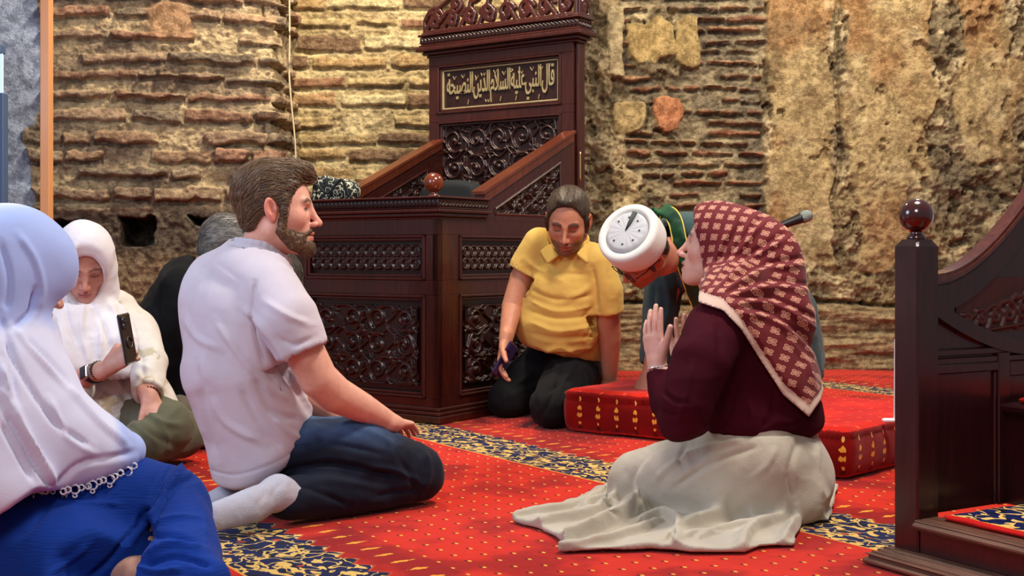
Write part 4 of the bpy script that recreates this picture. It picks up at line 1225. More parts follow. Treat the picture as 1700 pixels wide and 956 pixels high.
bs.tube([T(.097, .017, -.071), T(.100, 0, -.070), T(.097, -.017, -.071)], [.007, .0095, .007], k=.006, op='s')
v2, f2 = meshit(bs, o-.16, o+.16, .0028, 1)
BM = hairmat('beard_hair', lin(84, 60, 42), lin(124, 92, 64))
q2 = (v2-o)@R; n2 = vnormals(v2, f2)
be = part('beard', v2+n2*(.0022*noise(v2*210, 5))[:, None], f2, BM, pr)
strands('beard_strands', bs, v2, lambda p: np.tile(R@np.array([.25, 0, -1.]), (len(p), 1)), 2600, .013, BM, be, r=.0007, lift=.002, jit=.45, steps=4)
# shirt
WPOLO = cloth('white_pique', lin(216, 206, 216), weave=900, wb=.0009, amp=.0022)
s = Sdf()
s.tube([P(440, 800, 3.36), P(426, 700, 3.36), P(398, 610, 3.35), P(402, 520, 3.35), P(415, 462, 3.35), P(432, 432, 3.35)],
       [.185, .200, .212, .215, .190, .085], [.128, .142, .152, .138, .110, .066], lat=L, k=.0)
s.tube([P(452, 484, 3.20), P(478, 528, 3.155), P(506, 590, 3.15), P(514, 608, 3.15)], [.070, .073, .062, .058], k=.035)
s.tube([P(400, 478, 3.52), P(440, 560, 3.54), P(458, 610, 3.55)], [.070, .062, .058], k=.035)
s.ell(P(345, 500, 3.42), (.07, .11, .12), frame(F, Z3), k=.06)
cd = nrm(P(508, 590, 3.15)-P(476, 525, 3.155)); cp_ = P(504, 582, 3.15)
s.fn(lambda q: np.where(np.linalg.norm(q-cp_, axis=1) < .13, (q-cp_)@nrm(cd+np.array([.0, 0, -.15])), -1.), 'i', .004)
s.tube([cp_-cd*.015, cp_+cd*.05], [.052, .055], k=.003, op='s')
s.plane(P(400, 797, 3.36), (.05, 0, -1), k=.02); s.plane(P(505, 745, 3.3), (.62, 0, -.78), k=.04)
local_cut(s, P(434, 424, 3.335), (.35, 0, .94), .10)
v, f = meshit(s, (-1.12, 2.95, 0), (-.3, 3.85, .80), .0046, 1)
CR = [([(425, 470), (422, 510), (426, 560), (436, 600)], -.005, 3.5), ([(400, 508), (440, 540), (480, 600), (505, 660)], .006, 9), ([(360, 530), (400, 590), (440, 640), (480, 668)], .005, 9),
      ([(455, 600), (480, 640), (500, 665)], -.006, 6), ([(420, 620), (450, 680), (500, 700)], -.005, 8), ([(350, 650), (380, 700), (440, 735)], .005, 12), ([(440, 500), (470, 520), (512, 540)], .004, 7),
      ([(330, 600), (345, 680), (365, 760)], -.005, 10), ([(480, 610), (492, 650), (520, 690)], .006, 5), ([(400, 640), (430, 700), (470, 750)], -.004, 8), ([(465, 560), (490, 572), (520, 560)], -.003, 5),
      ([(310, 520), (330, 560), (372, 580)], .004, 10), ([(450, 690), (480, 720), (505, 730)], .005, 6), ([(352, 778), (400, 786), (470, 757), (520, 712)], -.0015, 2)]
v = creases(v, f, [(p, a*1.5, w) for p, a, w in CR], .004, 4, 7)
CL.append(s); part('polo_shirt', v, f, WPOLO, pr)
cs = Sdf(); nc = P(432, 418, 3.335)
RC = frame(F, Z3)
cs.tube(ring(nc, RC, .066, .072, -.014, 24), .027, .0050, lat=Z3, k=.004)
cs.tube(ring(nc-[0, 0, .010], RC, .078, .086, -.022, 24), .018, .005, lat=Z3, k=.008)
v, f = meshit(cs, nc-.13, nc+.13, .003, 1); part('shirt_collar', v, f, WPOLO, pr)
# jeans
m = M('blue_denim', rough=.8, spec=.2, sheen=.1); n1 = m.noise(m.coord(), 7, 3); n2 = m.noise(m.scale(m.coord(), (1, 1, 1)), 500, 1); n3 = m.noise(m.scale(m.coord(), (1, 3, .6)), 24, 3)
xx, yy, zz = m.sep(m.coord()); top_lit = (zz+n1*.10-.225).step(-.02, .06)  # upper parts painted paler blue, light from above put into the colour
m.base(m.mix(top_lit*.75, m.mix(n3, lin(9, 13, 26), lin(18, 25, 44)), m.mix(n3, lin(44, 72, 118), lin(88, 116, 156)))).bump(n3*.5+n2*.3, .004, .6)
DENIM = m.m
s = Sdf()
s.ell(P(428, 745, 3.38), (.11, .15, .08), frame(F, Z3), k=.03)
s.tube([P(462, 752, 3.30), P(510, 748, 3.29), P(590, 752, 3.33), P(688, 784, 3.43)], [.080, .090, .095, .078], k=.03)
s.tube([P(690, 792, 3.43), P(600, 812, 3.31), P(478, 828, 3.16)], [.066, .066, .052], k=.03)
s.tube([P(430, 745, 3.5), P(560, 755, 3.6), P(640, 772, 3.68)], [.08, .095, .078], k=.03); s.tube([P(640, 776, 3.68), P(430, 800, 3.45)], [.062, .050], k=.02)
FLOORP(s); s.plane(P(478, 828, 3.14), (-.92, -.35, .15), k=.006) if False else None
v, f = meshit(s, (-1.0, 2.98, -.005), (-.1, 3.9, .42), .0046, 1)
v = creases(v, f, [([(430, 790), (500, 775), (560, 770), (660, 790)], -.010, 6), ([(500, 800), (560, 800), (640, 812)], .006, 9), ([(560, 700), (600, 712), (660, 740)], .006, 8), ([(520, 730), (580, 742), (640, 755)], -.005, 6),
   ([(410, 790), (430, 770), (470, 745), (520, 740)], -.004, 3), ([(660, 760), (680, 790), (690, 825)], -.005, 7), ([(600, 775), (650, 780), (700, 800)], .006, 6), ([(620, 825), (660, 815), (700, 812)], -.005, 5), ([(470, 800), (520, 815), (580, 838)], -.005, 6), ([(700, 745), (712, 780), (700, 820)], .005, 6)], .005, 5, 11)
v[:, 2] = np.maximum(v[:, 2], .003)
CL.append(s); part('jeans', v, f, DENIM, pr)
SOCK = cloth('white_sock', lin(186, 186, 198), weave=500, wb=.001, amp=.002)
for k, (an, he, mi, to_) in enumerate((((484, 828, 3.16), (462, 817, 3.13), (418, 839, 3.06), (362, 857, 3.0)), ((432, 802, 3.44), (412, 806, 3.40), (385, 822, 3.33), (340, 838, 3.27)))):
    s = Sdf(); s.tube([P(*an), P(*he)], [.044, .042], k=.02); s.tube([P(*he), P(*mi), P(*to_)], [.038, .043, .036], [.034, .034, .022], lat=(.1, .3, .9) if k == 0 else (0, .9, .2), k=.025)
    FLOORP(s); c0 = P(*mi)
    v, f = meshit(s, c0-[.25, .25, .2], c0+[.25, .25, .2], .004, 2)
    v = creases(v, f, [([(470, 800), (455, 815), (450, 835)], -.002, 5), ([(440, 820), (430, 835), (432, 855)], -.002, 5)], .002, 6, 20); v[:, 2] = np.maximum(v[:, 2], .002)
    part('sock', v, f, SOCK, pr)

clip_body(b, CL, [([o, o], .18), ([P(437, 420, 3.34), P(437, 420, 3.34)], .078), ([P(512, 600, 3.17), P(528, 628, 3.18), P(556, 654, 3.22), P(600, 676, 3.29), P(650, 702, 3.385), P(690, 712, 3.52)], .085), ([P(455, 600, 3.55), P(490, 650, 3.56), P(560, 690, 3.62), P(600, 692, 3.8)], .07)])
v, f = meshit(b, (-1.05, 2.98, -.01), (-.15, 3.96, 1.0), .0029, 1)
c = head_cols(v, o, R, sc, lin(226, 168, 146), brow=(.05, .028, .016), eyes='open', stub=.25, stubc=lin(120, 80, 55))
part('body', v, f, SKIN, pr, cols=c)
# ================================================================== man in the yellow polo shirt
pr = thing('person', 'kneeling man in yellow polo shirt and black trousers looking down at the floor', 'person', P(900, 690, 5.1)*[1, 1, 0])
o = P(943, 365, 4.97); R = frame((-.17, -.86, -.48), (-.02, -.45, .88)); sc = 1.06
F, L = unit(-.35, -.94, 0), unit(.94, -.35, 0)
CL = []; b = Sdf(); add_head(b, o, R, sc, jaw=1.08)
b.tube([o+R@[-.02, 0, -.05], P(950, 400, 5.12), P(945, 430, 5.15)], [.060, .064, .09], k=.02)
b.tube([P(942, 430, 5.15), P(935, 520, 5.22), P(940, 600, 5.38)], [.14, .14, .13], [.08, .10, .10], lat=L, k=.03)
b.tube([P(893, 408, 5.12), P(866, 460, 5.14), P(851, 508, 5.12), P(840, 562, 5.03)], [.050, .048, .045, .029], k=.02)
add_hand(b, P(839, 568, 5.02), (-.22, -.30, -.93), (.75, -.1, .1), (.30, -.95, .1), curl=(.35, .4, .45, .5), sc=1.08, spread=.1, thumb=(.7, .7, .3))
b.tube([P(1000, 435, 5.0), P(1008, 500, 5.04), P(1012, 560, 5.12), P(1012, 622, 5.2)], [.052, .050, .048, .033], k=.02)
add_hand(b, P(1012, 628, 5.205), (.1, -.1, -.98), (0, 1, 0), (-1, 0, 0), curl=(.3, .3, .3, .3), sc=1.0)
b.tube([P(925, 600, 5.4), P(845, 655, 5.23)], [.08, .06], k=.02); b.tube([P(962, 605, 5.32), P(914, 672, 4.93)], [.08, .06], k=.02)
b.tube([P(845, 665, 5.25), P(905, 650, 5.52), P(925, 650, 5.62)], [.05, .04, .03], k=.02); b.tube([P(914, 680, 4.95), P(965, 665, 5.3), P(975, 655, 5.42)], [.05, .04, .03], k=.02)
hs = Sdf(); hair_cap(hs, o, R, sc, thick=-.002, quiff=False, face=(.092, 0, -.012), fr=(.062, .095, .114))
hs.ell(o+R@np.array([.050, .0, .112]), (.026, .034, .014), R, k=.02)
v, f = meshit(hs, o-.17, o+.17, .0042, 1); q = (v-o)@R; n = vnormals(v, f)
ho = part('hair', v+n*(.0018*noise(np.stack([q[:, 0]*20, q[:, 1]*100, q[:, 2]*30], 1), 3))[:, None], f, hairmat('dark_short_hair', lin(40, 30, 24), lin(86, 66, 48)), pr)
def flow2(p):
    q = (p-o)@R; return np.stack([np.where(q[:, 2] > .05, 1., -.1), q[:, 1]*4+.3, np.where(q[:, 2] > .05, .0, -1.)], 1)@R.T
strands('hair_strands', hs, v, flow2, 1500, .03, hairmat('dark_hair_strands', lin(36, 28, 22), lin(92, 72, 52)), ho, r=.0009, lift=.002, steps=4)
YEL = cloth('yellow_pique', lin(230, 188, 96), weave=900, wb=.0008, amp=.002)
s = Sdf()
s.tube([P(941, 596, 5.33), P(930, 540, 5.20), P(934, 480, 5.12), P(940, 430, 5.11), P(946, 402, 5.13)], [.168, .178, .184, .165, .085], [.150, .168, .135, .105, .06], lat=L, k=0)
s.ell(P(926, 536, 5.13), (.13, .17, .12), frame(F, Z3), k=.05)
s.tube([P(895, 404, 5.11), P(872, 440, 5.13), P(866, 456, 5.13)], [.066, .060, .057], k=.04)
s.tube([P(992, 434, 5.02), P(1008, 482, 5.03), P(1011, 520, 5.05)], [.064, .063, .059], k=.05)
for cp_, cd in ((P(867, 450, 5.13), nrm(P(862, 462, 5.13)-P(880, 425, 5.12))), (P(1011, 515, 5.05), nrm(P(1011, 515, 5.05)-P(1008, 480, 5.02)))):
    s.fn(lambda q, cp_=cp_, cd=cd: np.where(np.linalg.norm(q-cp_, axis=1) < .11, (q-cp_)@cd, -1.), 'i', .004)
    s.tube([cp_-cd*.012, cp_+cd*.05], [.050, .054], k=.003, op='s')
s.plane(P(941, 590, 5.2), (-.25, 0, -1), k=.02); local_cut(s, P(945, 402, 5.1), (0, -.35, .94), .10)
v, f = meshit(s, (-.12, 4.8, .15), (.58, 5.6, .86), .005, 1)
CR = [([(880, 480+k*18), (925, 497+k*16+(k % 2)*4), (985, 490+k*17)], (.005 if k % 2 else -.006), 5) for k in range(6)]
CR += [([(870, 430), (900, 450), (940, 470)], .006, 7), ([(985, 470), (960, 490), (930, 500)], .007, 7), ([(900, 425), (935, 452), (975, 455)], -.005, 6), ([(990, 500), (970, 530), (990, 560)], -.005, 6), ([(985, 445), (990, 480), (992, 515)], -.007, 4), ([(882, 445), (880, 475), (876, 500)], -.005, 4), ([(900, 585), (930, 575), (960, 590)], .005, 5), ([(886, 575), (910, 588), (940, 585)], -.004, 4)]
v = creases(v, f, CR, .004, 8, 12); CL.append(s); part('polo_shirt', v, f, YEL, pr)
cs = Sdf(); nc = P(945, 406, 5.08); RC = frame(F, Z3)
cs.tube(ring(nc+[0, .03, .004], RC, .072, .082, -.030, 24), .022, .0045, lat=Z3, k=.004)
cs.tube([P(906, 412, 5.02), P(918, 430, 4.98)], .030, .006, lat=unit(.6, 0, .5), k=.01)
cs.tube([P(980, 412, 5.0), P(966, 428, 4.96)], .030, .006, lat=unit(-.6, 0, .5), k=.01)
v, f = meshit(cs, nc-.17, nc+.17, .004, 1); part('shirt_collar', v, f, YEL, pr)
BLK = cloth('black_trousers', lin(17, 17, 20), weave=600, amp=.004, sheen=.02)
s = Sdf(); s.ell(P(945, 605, 5.38), (.15, .18, .12), frame(F, Z3), k=.03)
s.tube([P(915, 600, 5.40), P(880, 628, 5.32), P(842, 662, 5.235)], [.105, .10, .082], k=.03); s.tube([P(842, 668, 5.25), P(905, 655, 5.55)], [.070, .058], k=.02)
s.tube([P(965, 600, 5.32), P(940, 632, 5.12), P(914, 676, 4.91)], [.108, .10, .084], k=.03); s.tube([P(914, 680, 4.93), P(970, 662, 5.35)], [.070, .058], k=.02)
s.ell(P(930, 620, 5.25), (.08, .1, .09), k=.04)
FLOORP(s)
v, f = meshit(s, (-.25, 4.75, -.005), (.55, 5.75, .42), .005, 1)
v = creases(v, f, [([(925, 590), (900, 625), (870, 640)], -.008, 7), ([(960, 590), (945, 620), (925, 650)], .007, 6), ([(890, 610), (870, 630), (850, 640)], .006, 6), ([(900, 660), (920, 640), (950, 630)], -.007, 6), ([(930, 600), (925, 640), (900, 690)], -.008, 5), ([(895, 650), (900, 680), (905, 705)], .005, 5)], .006, 9, 12)
v[:, 2] = np.maximum(v[:, 2], .003); CL.append(s); part('trousers', v, f, BLK, pr)
ph = MB().box(-.036, .036, -.0045, .0045, -.074, .074, .006); ph.box(-.030, -.006, -.0065, -.004, .035, .068, .003)
po_ = ph.build('smartphone', mplain('dark_violet_case', lin(52, 40, 78), .3)); c_ = P(838, 597, 4.965); po_.location = c_
po_.rotation_euler = (.35, .48, 1.05)
tag(po_, 'dark violet smartphone held down on the thigh by the man in yellow', 'phone')

clip_body(b, CL, [([o, o], .175), ([P(945, 398, 5.06), P(945, 398, 5.06)], .075), ([P(866, 460, 5.14), P(851, 508, 5.12), P(838, 562, 5.03), P(830, 610, 4.9)], .085), ([P(1011, 522, 5.05), P(1012, 560, 5.12), P(1012, 650, 5.2)], .08)])
v, f = meshit(b, (-.25, 4.72, 0), (.55, 5.72, 1.05), .0036, 1)
c = head_cols(v, o, R, sc, lin(196, 134, 104), brow=(.012, .007, .005), eyes='closed', stub=.92, stubc=lin(36, 22, 20), browt=.0075)
part('body', v, f, SKIN, pr, cols=c)
# ================================================================== bowing imam
pr = thing('person', 'imam in teal robe and white cap bowing low with one hand on the cushion', 'person', P(1230, 640, 5.0)*[1, 1, 0])
o = P(1066, 418, 4.45); R = frame((-.66, -.15, -.733), (-.444, -.706, .543)); sc = 1.02
CL = []; b = Sdf(); add_head(b, o, R, sc)
b.tube([o+R@[-.03, 0, -.04], o+R@[-.045, 0, -.11], P(1160, 398, 4.68)], [.060, .062, .075], k=.02)
b.tube([P(1170, 410, 4.72), P(1235, 470, 4.92), P(1290, 560, 5.08)], [.12, .12, .12], k=.03)
b.tube([P(1130, 430, 4.86), P(1092, 530, 4.9), P(1080, 612, 4.87)], [.05, .045, .028], k=.02)
add_hand(b, P(1078, 618, 4.865), (-.35, -.45, -.75), (.1, .3, -.95), (.6, -.5, 0), curl=(.35, .3, .3, .3), sc=1.0, spread=.14)
b.tube([P(1290, 570, 5.1), P(1170, 640, 4.98)], [.09, .06], k=.02); b.tube([P(1175, 645, 5.0), P(1290, 640, 5.25)], [.05, .04], k=.02)
hs = Sdf(); hair_cap(hs, o, R, sc, thick=-.001, quiff=False, nape=-.085); v, f = meshit(hs, o-.15, o+.15, .004, 1)
part('hair', v+vnormals(v, f)*(.001*noise(v*150, 4))[:, None], f, hairmat('imam_short_hair', lin(40, 32, 30), lin(70, 58, 52)), pr)
HR = R@np.array(Matrix.Rotation(.10, 3, 'Y'))
def hatpt(vs): return [o+HR@(np.array(p)+np.array([-.008, 0, .012])) for p in vs]
hm = MB().lathe([(.096, .020), (.106, .022), (.113, .035), (.1165, .060), (.1165, .110), (.1145, .120), (.108, .1255), (.094, .126), (.087, .123), (.0845, .114), (.075, .110), (.01, .112)], 0, 0, 56)
hm.v = hatpt(hm.v); WH = cloth('white_cap_cloth', lin(228, 226, 220), weave=500, wb=.0006, amp=.001)
hv = MB(); hv.v = [tuple(p-np.array(pr.location)) for p in hm.v]; hv.f = hm.f
hat = hv.build('turban_band', WH, pr, smooth=True)
fz = MB().lathe([(.080, .100), (.080, .120), (.076, .128), (.066, .131), (.03, .132), (.002, .133)], 0, 0, 72)
vv_ = np.array(fz.v); rr_ = np.hypot(vv_[:, 0], vv_[:, 1]); aa_ = np.arctan2(vv_[:, 1], vv_[:, 0]); vv_[:, 2] += .0007*np.sin(aa_*16)*(rr_ > .02)*(rr_ < .078)
fz.v = [tuple(p-np.array(pr.location)) for p in hatpt(vv_)]
fz.build('cap_crown', cloth('pale_grey_crown', lin(196, 198, 202), amp=.001), hat, smooth=True)
DG = mplain('dark_grey_thread', lin(60, 66, 66), .7)
for k in range(7):
    a = -.3+k*math.pi*2/8; e_ = MB().lathe([(.001, 0), (.0045, .0005), (.004, .0015), (.001, .002)], .054*math.cos(a), .054*math.sin(a), 10)
    e_.v = [tuple(p-np.array(pr.location)) for p in hatpt([(x, y, z+.1315) for x, y, z in e_.v])]; e_.build('eyelet', DG, hat, label='small dark eyelet')
ts = MB(); up_ = HR.T@np.array([.35, 0, .94]); a_ = math.atan2(up_[1], up_[0])
tp_ = [(0, 0, .135), (.035*math.cos(a_), .035*math.sin(a_), .138), (.076*math.cos(a_+.05), .076*math.sin(a_+.05), .136)]
ts.tube(tp_, [.003, .008, .011], 10); ts.v = [tuple(p-np.array(pr.location)) for p in hatpt([(x, y, .134+(z-.134)*.5) for x, y, z in ts.v])]; ts.build('tassel', DG, hat, smooth=True, label='dark grey tassel')
gm = mplain('black_glasses', (.01, .01, .012), .25); gs = MB()
T = lambda *p: tuple(o+R@(np.array(p)*sc)-np.array(pr.location))
for y in (1, -1):
    gs.tube([T(-.012, .082*y, -.004), T(.01, .082*y, .006), T(.06, .076*y, .004), T(.098, .062*y, .002)], .0022, 6)
    gs.tube([T(.104-.03*abs(math.sin(0))+0, (.033+.026*math.cos(a))*y, -.004+.019*math.sin(a)) for a in np.linspace(0, 2*math.pi, 21)], .0018, 6)
gs.tube([T(.106, .008, .002), T(.110, 0, .004), T(.106, -.008, .002)], .0018, 6)
gs.build('glasses', gm, pr, smooth=True)
TEAL = cloth('teal_robe_cloth', lin(62, 88, 90), weave=700, amp=.003, c2=lin(48, 70, 74))
s = Sdf(); LB = unit(.75, -.62, -.1)
s.tube([P(1136, 402, 4.68), P(1190, 425, 4.80), P(1240, 470, 4.92), P(1282, 520, 5.02), P(1288, 600, 5.08)], [.13, .20, .20, .185, .20], [.115, .145, .155, .150, .17], lat=LB, k=0)
s.tube([P(1128, 418, 4.88), P(1102, 480, 4.92), P(1093, 545, 4.92), P(1088, 606, 4.90)], [.082, .076, .068, .060], k=.05)
s.tube([P(1215, 440, 4.62), P(1240, 520, 4.55), P(1215, 600, 4.62)], [.082, .07, .055], k=.05)
s.tube([P(1288, 600, 5.08), P(1200, 640, 5.0), P(1160, 650, 4.98)], [.16, .11, .10], k=.05); s.tube([P(1290, 640, 5.3), P(1180, 650, 5.1)], [.12, .10], k=.05)
s.plane(P(1087, 612, 4.89), (-.1, 0, -1), k=.004) if False else None
c9 = P(1088, 604, 4.90); s.fn(lambda q: np.where(np.linalg.norm(q-c9, axis=1) < .12, (q-c9)@unit(-.1, -.2, -1), -1.), 'i', .004)
s.tube([o+R@[-.045, 0, -.10], P(1128, 398, 4.64)], [.062, .070], k=.01, op='s')
FLOORP(s)
v, f = meshit(s, (.35, 4.3, -.005), (1.45, 5.6, .98), .0062, 1)
v = creases(v, f, [([(1100, 440), (1110, 500), (1095, 560)], .008, 8), ([(1085, 470), (1085, 530), (1080, 590)], -.007, 6), ([(1110, 430), (1130, 490), (1120, 560)], -.012, 9), ([(1120, 350), (1135, 380), (1130, 420)], -.006, 6), ([(1090, 500), (1100, 520), (1115, 525)], .006, 5)], .007, 3, 8)
v[:, 2] = np.maximum(v[:, 2], .002); CL.append(s); part('robe', v, f, TEAL, pr)
GRN = cloth('green_satin', lin(28, 84, 48), rough=.35, sheen=0, amp=.004, c2=lin(16, 48, 36))
s = Sdf(); pts = [P(1084, 372, 4.64), P(1090, 354, 4.64), P(1106, 349, 4.60), P(1120, 366, 4.55), P(1128, 400, 4.51), P(1136, 440, 4.51), P(1150, 480, 4.56), P(1166, 520, 4.60), P(1190, 560, 4.66)]
sp = smooth_path(pts, 5)
s.tube(sp, .028, .008, lat=unit(.75, -.55, .35), k=.01)
v, f = meshit(s, (.45, 4.4, .3), (.85, 4.8, .92), .004, 1); v = v+vnormals(v, f)*(.003*noise(v*40, 3))[:, None]
gb = part('robe_collar', v, f, GRN, pr, label='green satin collar band with gold piping')
PIP = mplain('gold_piping', lin(210, 190, 80), .5)
lt = unit(.75, -.55, .35)
for sg in (-1, 1):
    t_ = MB().tube([tuple(p+lt*.028*sg-np.array([0, .004, 0])-np.array(pr.location)) for p in sp], .0028, 6); t_.build('piping', PIP, gb, smooth=True)
# microphone on its stand behind him
mc = thing('microphone', 'black microphone with grey mesh head pointing up right behind the bowing imam', 'microphone', (P(1290, 640, 5.62)*[1, 1, 0]))
base = np.array(mc.location); a_, e_ = P(1288, 378, 5.62)-base, P(1338, 359, 5.62)-base; dr_ = nrm(e_-a_)
bd = MB().tube([a_-dr_*.04, a_+dr_*.03, e_-dr_*.028, e_-dr_*.022], [.014, .017, .023, .024], 20); bd.build('handle', mplain('black_mic_body', (.012, .012, .014), .35), mc, smooth=True)
gr = MB(); gr.tube([e_-dr_*.022, e_-dr_*.018, e_+dr_*.004, e_+dr_*.018, e_+dr_*.028, e_+dr_*.032], [.024, .027, .028, .025, .015, .002], 24)
mm2 = M('steel_mesh', rough=.4, metal=.7); q_ = mm2.voro(mm2.coord(), 420); mm2.base(mm2.mix(q_.step(.3, .7), lin(176, 186, 180), lin(110, 118, 114))).bump(q_, .002, 1); gr.build('grille', mm2.m, mc, smooth=True)
sd_ = MB().tube([(0, 0, .02), (0, 0, .45), a_+[0, 0, -.03], a_+dr_*.02], .008, 10); sd_.lathe([(.10, 0), (.10, .008), (.09, .014), (.012, .02)], 0, 0, 32); sd_.build('stand', mplain('black_stand', (.02, .02, .02), .4), mc, smooth=True)

clip_body(b, CL, [([o, o], .17), ([o+R@[-.03, 0, -.04], o+R@[-.055, 0, -.13]], .085), ([P(1086, 606, 4.88), P(1076, 640, 4.80)], .09)])
v, f = meshit(b, (.35, 4.25, .0), (1.35, 5.35, .98), .0036, 1)
c = head_cols(v, o, R, sc, lin(176, 116, 90), brow=(.02, .015, .012), eyes='closed', stub=.5, stubc=lin(70, 60, 56))
part('body', v, f, SKIN, pr, cols=c)
# ================================================================== woman in the patterned scarf
pr = thing('person', 'kneeling woman in maroon patterned headscarf and wide beige skirt raising open hands', 'person', P(1240, 840, 3.2)*[1, 1, 0])
F, L = unit(-.80, .60, 0), unit(-.60, -.80, 0)
o = P(1196, 409, 3.45); R = frame((-.945, .31, .16), (.10, 0, 1)); sc = .99
SPT = [P(1222, 520, 3.32), P(1240, 570, 3.32), P(1258, 640, 3.32), P(1264, 700, 3.32), P(1268, 735, 3.32)]
SW, SD = [.135, .178, .180, .190, .180], [.085, .120, .140, .158, .15]
MAR = cloth('maroon_blouse_cloth', lin(64, 11, 26), weave=700, amp=.003, c2=lin(52, 8, 20), sheen=0); MAR.node_tree.nodes['Principled BSDF'].inputs['Specular IOR Level'].default_value = .08
sb_ = Sdf(); sb_.tube(SPT, SW, SD, lat=L, k=0)
sb_.tube([P(1190, 545, 3.20), P(1164, 600, 3.10), P(1140, 670, 3.06), P(1136, 698, 3.08)], [.078, .075, .064, .058], k=.05)
sb_.tube([P(1136, 700, 3.09), P(1112, 668, 3.14), P(1094, 622, 3.2)], [.056, .048, .034], k=.02)
sb_.tube([P(1225, 540, 3.5), P(1195, 640, 3.52), P(1170, 670, 3.5), P(1138, 620, 3.44)], [.07, .06, .05, .034], k=.03)
c9 = P(1093, 616, 3.2); local_cut(sb_, c9, nrm(P(1090, 604, 3.2)-P(1104, 650, 3.16)), .07, .003)
sb_.tube([c9-[0, 0, .012], c9+[0, 0, .04]], .026, k=.003, op='s')
sb_.fn(lambda q: -(q[:, 2]-(.69-292*3.3/F_PX)-.012*np.sin(q[:, 0]*30)), 'i', .03)
v, f = meshit(sb_, (.25, 2.85, .1), (.98, 3.75, .72), .0048, 1)
v = creases(v, f, [([(1190, 530), (1196, 600), (1186, 690)], -.006, 9), ([(1225, 600), (1215, 670), (1190, 725)], -.006, 7), ([(1150, 600), (1140, 650), (1125, 700)], .006, 8), ([(1100, 650), (1120, 665), (1140, 668)], -.006, 4), ([(1095, 680), (1115, 690), (1130, 685)], -.005, 4),
   ([(1290, 640), (1280, 690), (1260, 715)], -.005, 7), ([(1240, 660), (1250, 690), (1245, 715)], .005, 6), ([(1340, 690), (1320, 705), (1290, 708)], -.004, 4), ([(1160, 700), (1180, 715), (1220, 712)], .006, 5)], .004, 5, 9)
part('blouse', v, f, MAR, pr)
# headscarf
m = M('patterned_scarf_cloth', rough=.75, spec=.25, sheen=.15)
ca = m.sep(m.attr('Col'))
u_, v_ = ca[0]*10, ca[1]*10; border = ca[2]
cu, cv = u_/.0285, v_/.0325
row = cv.floor().mod(2)
a = (cu+row*.0).mod(1)-.5; b_ = cv.mod(1)-.5
aa, bb_ = a.abs(), b_.abs()
dx_, dy_ = aa-.15, bb_-.15
d4 = (dx_*dx_+dy_*dy_).sqrt(); ringm = (d4-.118).abs().lt(.029)
d0_ = (a*a+b_*b_).sqrt(); keep = d0_.lt(.40)
ctr = d0_.lt(.06); ins = d4.lt(.045)
mot = (ringm.mx(ctr).mx(ins))*keep; fillm = d4.lt(.13)*keep
nn = m.noise(m.coord(), 6, 2)
ground = m.mix(nn, lin(92, 20, 28), lin(116, 32, 38))
pc = m.mix(fillm*.05, ground, lin(160, 60, 54)); pc = m.mix(mot*.85, pc, lin(226, 166, 140))
pc = m.mix(border.gt(.5), pc, lin(206, 176, 160))
m.base(pc).bump(m.noise(m.coord(), 600, 1), .001, .4); SCARFM = m.m
T = lambda *p: o+R@(np.array(p)*sc)
s = Sdf()
s.ell(T(-.012, 0, .028), np.array([.116, .094, .094])*sc, R, k=.02); s.ell(P(1258, 436, 3.44), (.122, .092, .128), frame(F, Z3), k=.05)
s.ell(T(.030, 0, .030), np.array([.088, .086, .088])*sc, R, k=.03); s.ell(T(.01, 0, -.05), np.array([.092, .082, .09])*sc, R, k=.03)
s.tube([T(-.045, 0, -.02), P(1268, 470, 3.42), P(1280, 530, 3.36)], [.096, .115, .125], [.080, .105, .115], lat=L, k=.05)
s.tube([T(.01, 0, -.09), P(1200, 500, 3.40)], [.078, .10], k=.03)
cape = Sdf(); cape.tube([P(1225, 505, 3.33)]+SPT[1:], np.array([.15]+SW[1:])+.016, np.array([.105, .132, .150, .170, .170])+.010, lat=L, k=0)
cape.tube([P(1190, 540, 3.20), P(1166, 600, 3.12)], [.092, .090], k=.05)
bx_ = np.array([(x-CX)*3.2/F_PX for x in (1120, 1158, 1200, 1230, 1262, 1300, 1343, 1362, 1374, 1400)])
bz_ = np.array([CAM_H-(y-HY)*3.2/F_PX for y in (500, 501, 515, 546, 597, 655, 692, 665, 625, 560)])
def border_d(q): return np.interp(q[:, 0]*3.2/q[:, 1], bx_, bz_)-(CAM_H+(q[:, 2]-CAM_H)*3.2/q[:, 1])
def capef(q):
    return np.maximum(cape.ev(q), border_d(q)*.75)
s.fn(capef, 'u', .03)
fl_ = lambda q: (q-T(.084, 0, .095))@(R@nrm([1, 0, -.38]))   # front opening plane
s.fn(fl_, 'i', .006)
s.fn(lambda q: np.maximum(Sdf().ell(T(.07, 0, -.022), np.array([.075, .070, .100])*sc, R).ev(q), -fl_(q)-.05), 's', .004)
SCF = s
v, f = meshit(s, (.35, 2.85, .12), (1.05, 3.85, .86), .0040, 1)
RD = []
for (a_, b1, c1) in (((1172, 498), (1215, 430), (1262, 372)), ((1172, 502), (1236, 440), (1300, 400)), ((1176, 505), (1250, 458), (1328, 440)), ((1182, 508), (1262, 480), (1342, 486)), ((1192, 512), (1272, 506), (1352, 545)), ((1205, 520), (1280, 535), (1356, 600))):
    RD.append(([a_, b1, c1], .0075, 6)); RD.append(([(p[0]+4, p[1]-13) for p in (a_, b1, c1)], -.0055, 5))
RD += [([(1172, 480), (1190, 430), (1212, 380)], .005, 5), ([(1180, 470), (1200, 420), (1235, 365)], -.005, 5), ([(1170, 470), (1163, 430), (1160, 390)], -.004, 4), ([(1300, 560), (1335, 600), (1352, 650)], .005, 8)]
